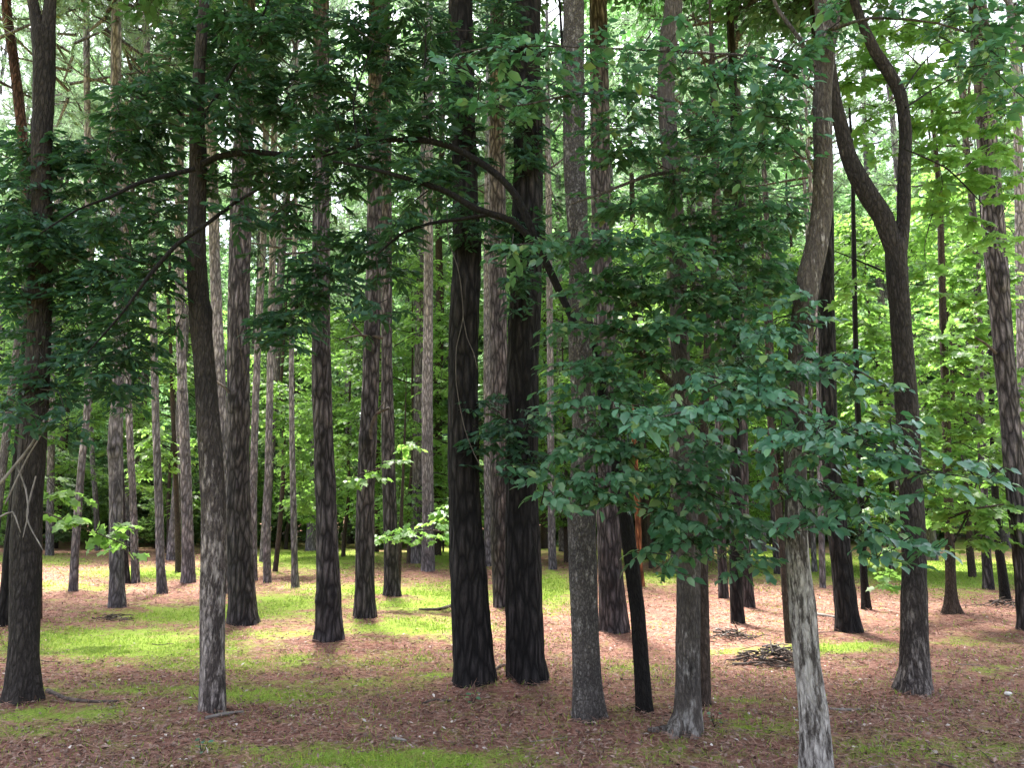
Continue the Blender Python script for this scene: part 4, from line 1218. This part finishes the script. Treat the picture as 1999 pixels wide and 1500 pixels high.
# grass blades
M_GRASS = leaf_mat('grass_blades', (.09, .15, .022), (.22, .32, .05), (.34, .47, .07), .4, .55, .3)
x, y = scatter(300000, 3.6, 30, 1.7)
m = grass_mask(x, y)
cn = np.array([noise.fractal(Vector((a, b_, 3.3)), 1.0, 2.0, 4) for a, b_ in zip(x * 1.1, y * .8)])
keep = RNG.random(len(x)) < np.clip((m - .3 + .85 * cn) * 1.3, np.where(y < 9, .12, .015), 1)
x, y = x[keep], y[keep]
n = len(x)
D = np.stack([RNG.normal(0, .55, n), RNG.normal(0, .55, n), np.ones(n)], 1)
Ls = RNG.uniform(.018, .05, n) * (1 + y * .02)
gv = place(T_BLADE, np.stack([x, y, gh(x, y) - .004], 1), D, RNG.normal(0, 1, (n, 3)), Ls, .004 + .0011 * y)
tag(link('grass', mesh_np('grass', *gv[:2], [M_GRASS], gv[2])), 'short bright grass blades growing in patches between the needles', None, None, 'stuff')

# fallen leaves
M_LITTER = simple_mat('fallen_leaves', (.05, .028, .02), (.32, .225, .18), .85)
M_LPALE = simple_mat('bleached_leaves', (.28, .235, .20), (.56, .51, .46), .85)
x, y = scatter(70000, 3.7, 22, 1.9)
m = grass_mask(x, y)
keep = RNG.random(len(x)) < np.clip(1.05 - m * 1.1, .08, 1) * np.where(y < 9, 1, .6)
x, y = x[keep], y[keep]
n = len(x)
D = np.stack([RNG.normal(0, 1, n), RNG.normal(0, 1, n), RNG.normal(0, .28, n)], 1)
NN = np.stack([RNG.normal(0, .45, n), RNG.normal(0, .45, n), np.ones(n)], 1)
a1 = place(T_FAR, np.stack([x, y, gh(x, y) + RNG.uniform(.002, .022, n)], 1), D, NN, RNG.uniform(.02, .055, n), RNG.uniform(.016, .045, n))
pick = RNG.random(n) < .045
mi = np.repeat(pick, 1).astype(int)
me = mesh_np('leaf_litter', a1[0], a1[1], [M_LITTER, M_LPALE], a1[2])
me.polygons.foreach_set('material_index', mi.astype(np.int32))
tag(link('leaf_litter', me), 'dry brown leaf litter scattered over the forest floor', None, None, 'stuff')

# loose pine needles
M_STRAW = simple_mat('pine_straw', (.085, .040, .028), (.37, .215, .16), .8)
x, y = scatter(230000, 3.7, 26, 1.7)
m = grass_mask(x, y)
keep = RNG.random(len(x)) < np.clip(1.1 - m * 1.45, .05, 1)
x, y = x[keep], y[keep]
n = len(x)
D = np.stack([RNG.normal(0, 1, n), RNG.normal(0, 1, n), RNG.normal(.05, .16, n)], 1)
a1 = place(T_BLADE, np.stack([x, y, gh(x, y) + RNG.uniform(0, .02, n)], 1), D, np.stack([RNG.normal(0, .6, n), RNG.normal(0, .6, n), np.ones(n)], 1), RNG.uniform(.045, .15, n), .0018 + .0006 * y)
tag(link('pine_straw', mesh_np('pine_straw', *a1[:2], [M_STRAW], a1[2])), 'loose reddish pine needles strewn over the forest floor', None, None, 'stuff')


# ------------------------------------------------------------------ brush piles, sticks, vine, stone
def stick_mesh(pts, mat_, seed, seg=6, org=(0, 0, 0)):
    V, Fs, K = tube(pts, seg, .06, .12, seed, nfreq=9)
    return mesh_np('stick', V - np.asarray(org)[None], Fs, [mat_], K, 'knot', True)


def brush_pile(px, py, hw, hgt, n, label, seed, lmin=.35, lmax=1.1):
    rs_ = np.random.default_rng(seed)
    c = ground_at(px, py)
    root = bpy.data.objects.new('brush_pile', None)
    COL.objects.link(root)
    root.location = c
    tag(root, label, 'brush pile')
    kw = hw * c[1] / F
    kh = hgt * c[1] / F
    for i in range(n):
        u = rs_.normal(0, .42, 2)
        r = math.hypot(*u)
        ln = rs_.uniform(lmin, lmax) * kw
        th = rs_.normal(0, .9)
        z = max(.012, kh * math.exp(-(r / .75) ** 2) * rs_.random() ** .5)
        el = rs_.normal(0, .22)
        ctr = np.array((c[0] + u[0] * kw, c[1] + u[1] * kw * .5, c[2] + z))
        d = np.array((math.cos(th) * math.cos(el), math.sin(th) * math.cos(el), math.sin(el)))
        pts = []
        r0 = rs_.uniform(.004, .015)
        for s in np.linspace(-.5, .5, 5):
            q = ctr + d * ln * s + np.array((0, 0, .05 * ln * (1 - 4 * s * s))) + rs_.normal(0, .025 * ln, 3)
            q[2] = max(q[2], float(gh(q[0], q[1])) + .008)
            pts.append([*q, r0 * (1 - .6 * (s + .5))])
        link('stick', stick_mesh(pts, M_STICK if rs_.random() < .93 else M_PALE, i, 6, c), root)
    return root


brush_pile(1505, 1299, 66, 38, 80, 'big heap of dry broken branches just left of the pale lichen trunk', 1)
brush_pile(1425, 1250, 60, 20, 34, 'low dark heap of dead branches behind the bigger brush heap', 2)
brush_pile(225, 1211, 40, 9, 18, 'small flat heap of twigs before the broad knotted pine', 3)
brush_pile(1960, 1188, 45, 14, 26, 'twiggy brush lying beside the slim dark stem at the right edge', 4)


def lying(name, label, cat, pts, mat_, seed, ywise=None):
    p3 = []
    for (px, py, w) in pts:
        q = ground_at(px, py)
        r = .5 * w * q[1] / F
        p3.append([q[0], q[1], q[2] + r * .9 + .006, r])
    o_ = np.array(p3[0][:3])
    V, Fs, K = tube(p3, 8, .05, .12, seed, nfreq=8)
    o = link(name, mesh_np(name, V - o_[None], Fs, [mat_], K, 'knot', True), None, o_)
    tag(o, label, cat)


lying('fallen_stick', 'pale straight stick on the needles at the foot of the leaning mottled oak', 'stick', [(400, 1406, 6), (440, 1398, 6), (475, 1394, 4)], M_PALE, 1)
lying('fallen_branch', 'crooked dark branch on the grass just left of the left black pine', 'branch', [(885, 1186, 7), (860, 1193, 6), (835, 1194, 5), (818, 1192, 3)], M_STICK, 2)
lying('fallen_stick', 'dark stick lying right of the flared oak foot on the left', 'stick', [(92, 1355, 9), (130, 1370, 7), (180, 1375, 6), (232, 1373, 4)], M_STICK, 3)
lying('fallen_branch', 'long grey branch on needles left of the dark pine behind the lichen trunk', 'branch', [(1590, 1202, 5), (1610, 1206, 6), (1632, 1209, 5)], M_PALE, 4)
lying('fallen_stick', 'thin stick lying in front of the forked trunk on the right', 'stick', [(1620, 1388, 4), (1650, 1391, 5), (1680, 1389, 3)], M_PALE, 5)
lying('fallen_stick', 'thin dark twig on the needles in front of the left black pine', 'stick', [(825, 1378, 4), (850, 1370, 4), (880, 1372, 3)], M_STICK, 6)
lying('fallen_stick', 'short pale stick near the grass at the bottom of the view', 'stick', [(765, 1447, 5), (780, 1449, 6), (794, 1451, 4)], M_PALE, 7)
lying('fallen_branch', 'dark branch on needles between the two big black pines', 'branch', [(965, 1312, 4), (980, 1303, 5), (998, 1303, 4)], M_STICK, 8)

rt = random.Random(21)
for i in range(26):
    y = 4.2 + 9 * rt.random() ** 1.4
    x = rt.uniform(-1, 1) * y * .66
    th = rt.gauss(0, .8)
    ln = rt.uniform(.18, .5)
    r_ = rt.uniform(.003, .007)
    tp_ = []
    for k in range(5):
        u_ = k / 4 - .5
        xx, yy = x + math.cos(th) * ln * u_ + rt.gauss(0, .012), y + math.sin(th) * ln * u_ + rt.gauss(0, .012)
        tp_.append([xx, yy, float(gh(xx, yy)) + .012 + rt.uniform(0, .012), r_ * (1 - .14 * k)])
    o_ = np.array(tp_[0][:3])
    V, Fs, K = tube(tp_, 5, .05, .12, i, nfreq=8)
    tag(link('fallen_twig', mesh_np('fallen_twig', V - o_[None], Fs, [M_STICK if i % 3 else M_PALE], K, 'knot', True), None, o_), 'short thin dry twig lying loose on the needle floor', 'twig', 'dry twigs scattered on the floor')
for i, (px, py, lab) in enumerate([(923, 1377, 'small blue green seedling on needles below the left black pine'), (395, 1476, 'small blue green seedling at the bottom below the leaning mottled oak'),
                                   (1395, 1420, 'small green seedling beside the foot of the trunk with root flare'), (1610, 1065, 'small seedling on the far lit grass behind the pale lichen trunk'), (1905, 1182, 'small bright seedling before the twiggy brush at the right edge')]):
    q = ground_at(px, py)
    n_ = 9
    a_ = RNG.uniform(0, 6.28, n_)
    O_ = np.stack([np.cos(a_) * .03, np.sin(a_) * .03, RNG.uniform(.03, .10, n_)], 1)
    lv_ = place(T_BROAD, O_, np.stack([np.cos(a_), np.sin(a_), RNG.normal(.1, .2, n_)], 1), np.tile(np.array([[0, -.3, 1.]]), (n_, 1)) + RNG.normal(0, .2, (n_, 3)), RNG.uniform(.03, .05, n_))
    st_ = prisms(np.zeros((n_, 3)), O_, .002, .0012)
    V, Fs, At = merge([lv_, st_])
    tag(link('seedling', mesh_np('seedling', V, Fs, [M_BEECH if i < 3 else M_MAPLE, M_TWIG], At), None, q), lab, 'seedling')

# hanging vine on the left black pine
vp = [(858, 130), (862, 210), (868, 290), (872, 400), (876, 470), (893, 520), (900, 560), (904, 620), (891, 680), (890, 740), (897, 790), (908, 840), (925, 885), (938, 910)]
V3 = [[*P(a, b_, 6.35), .0038] for a, b_ in vp]
vb = [[*P(a, b_, 6.35), .004] for a, b_ in [(904, 620), (912, 660), (925, 690), (932, 720)]]
o_ = np.array(V3[0][:3])
V, Fs, K = merge([tube(V3, 7, .05, .15, 3, nfreq=8), tube(vb, 6, .05, .15, 4, nfreq=8)])
tag(link('hanging_vine', mesh_np('hanging_vine', V - o_[None], Fs, [M_VINE], K, 'knot', True), None, o_), 'thin pale vine hanging down the front of the left black pine', 'vine')

# stone
bpy_v = []
q = ground_at(1968, 1359)
u, v = np.meshgrid(np.linspace(0, 2 * math.pi, 14, endpoint=False), np.linspace(.05, math.pi - .05, 9))
R = .022 * (1 + .2 * np.sin(3 * u + v * 2) * np.sin(v) + .1 * np.sin(5 * u))
sv = np.stack([R * 1.6 * np.sin(v) * np.cos(u), R * np.sin(v) * np.sin(u), R * .8 * np.cos(v) + .015], -1).reshape(-1, 3)
i = (np.arange(8)[:, None] * 14)
j = np.arange(14)[None]
fq = np.stack([i + j, i + 14 + j, i + 14 + (j + 1) % 14, i + (j + 1) % 14], -1).reshape(-1, 4)
sf = [(fq, 0), (np.array([list(range(14))]), 0), (np.array([list(range(8 * 14 + 13, 8 * 14 - 1, -1))]), 0)]
tag(link('stone', mesh_np('stone', sv, sf, [M_STONE], None, smooth=True), None, q), 'small pale stone on the needles right of the forked trunk', 'stone')

# ------------------------------------------------------------------ light
SUN_EL, SUN_AZ = math.radians(70), math.radians(-20)   # azimuth from +Y towards +X
wd = bpy.data.worlds.new('World')
scene.world = wd
wd.use_nodes = True
wn, wl = wd.node_tree.nodes, wd.node_tree.links
wn.clear()
sky = wn.new('ShaderNodeTexSky')
sky.sky_type = 'NISHITA'
sky.sun_disc = False
sky.sun_elevation = SUN_EL
sky.sun_rotation = SUN_AZ
sky.air_density = .7
sky.dust_density = 4.0
sky.ozone_density = 1.0
bg = wn.new('ShaderNodeBackground')
bg.inputs['Strength'].default_value = .15
wo = wn.new('ShaderNodeOutputWorld')
hs = wn.new('ShaderNodeHueSaturation')
hs.inputs['Saturation'].default_value = .5
wl.new(sky.outputs[0], hs.inputs['Color'])
wl.new(hs.outputs[0], bg.inputs[0])
wl.new(bg.outputs[0], wo.inputs[0])
sd = bpy.data.lights.new('sun', 'SUN')
sd.energy = 4.4
sd.angle = math.radians(12)
sd.color = (1, .965, .91)
so = bpy.data.objects.new('sun', sd)
COL.objects.link(so)
dirv = Vector((math.sin(SUN_AZ) * math.cos(SUN_EL), math.cos(SUN_AZ) * math.cos(SUN_EL), math.sin(SUN_EL)))
so.rotation_euler = dirv.to_track_quat('Z', 'Y').to_euler()
so.location = dirv * 60

vs = scene.view_settings
scene.display_settings.display_device = 'sRGB'
vs.view_transform = 'Standard'
vs.look = 'None'
vs.exposure = 2.75
vs.gamma = 1
vs.use_curve_mapping = False
cy = scene.cycles
cy.use_denoising = True
cy.max_bounces = 6
cy.diffuse_bounces = 4
cy.glossy_bounces = 2
cy.transmission_bounces = 4
cy.sample_clamp_indirect = 6
cy.use_adaptive_sampling = True
cy.adaptive_threshold = .02
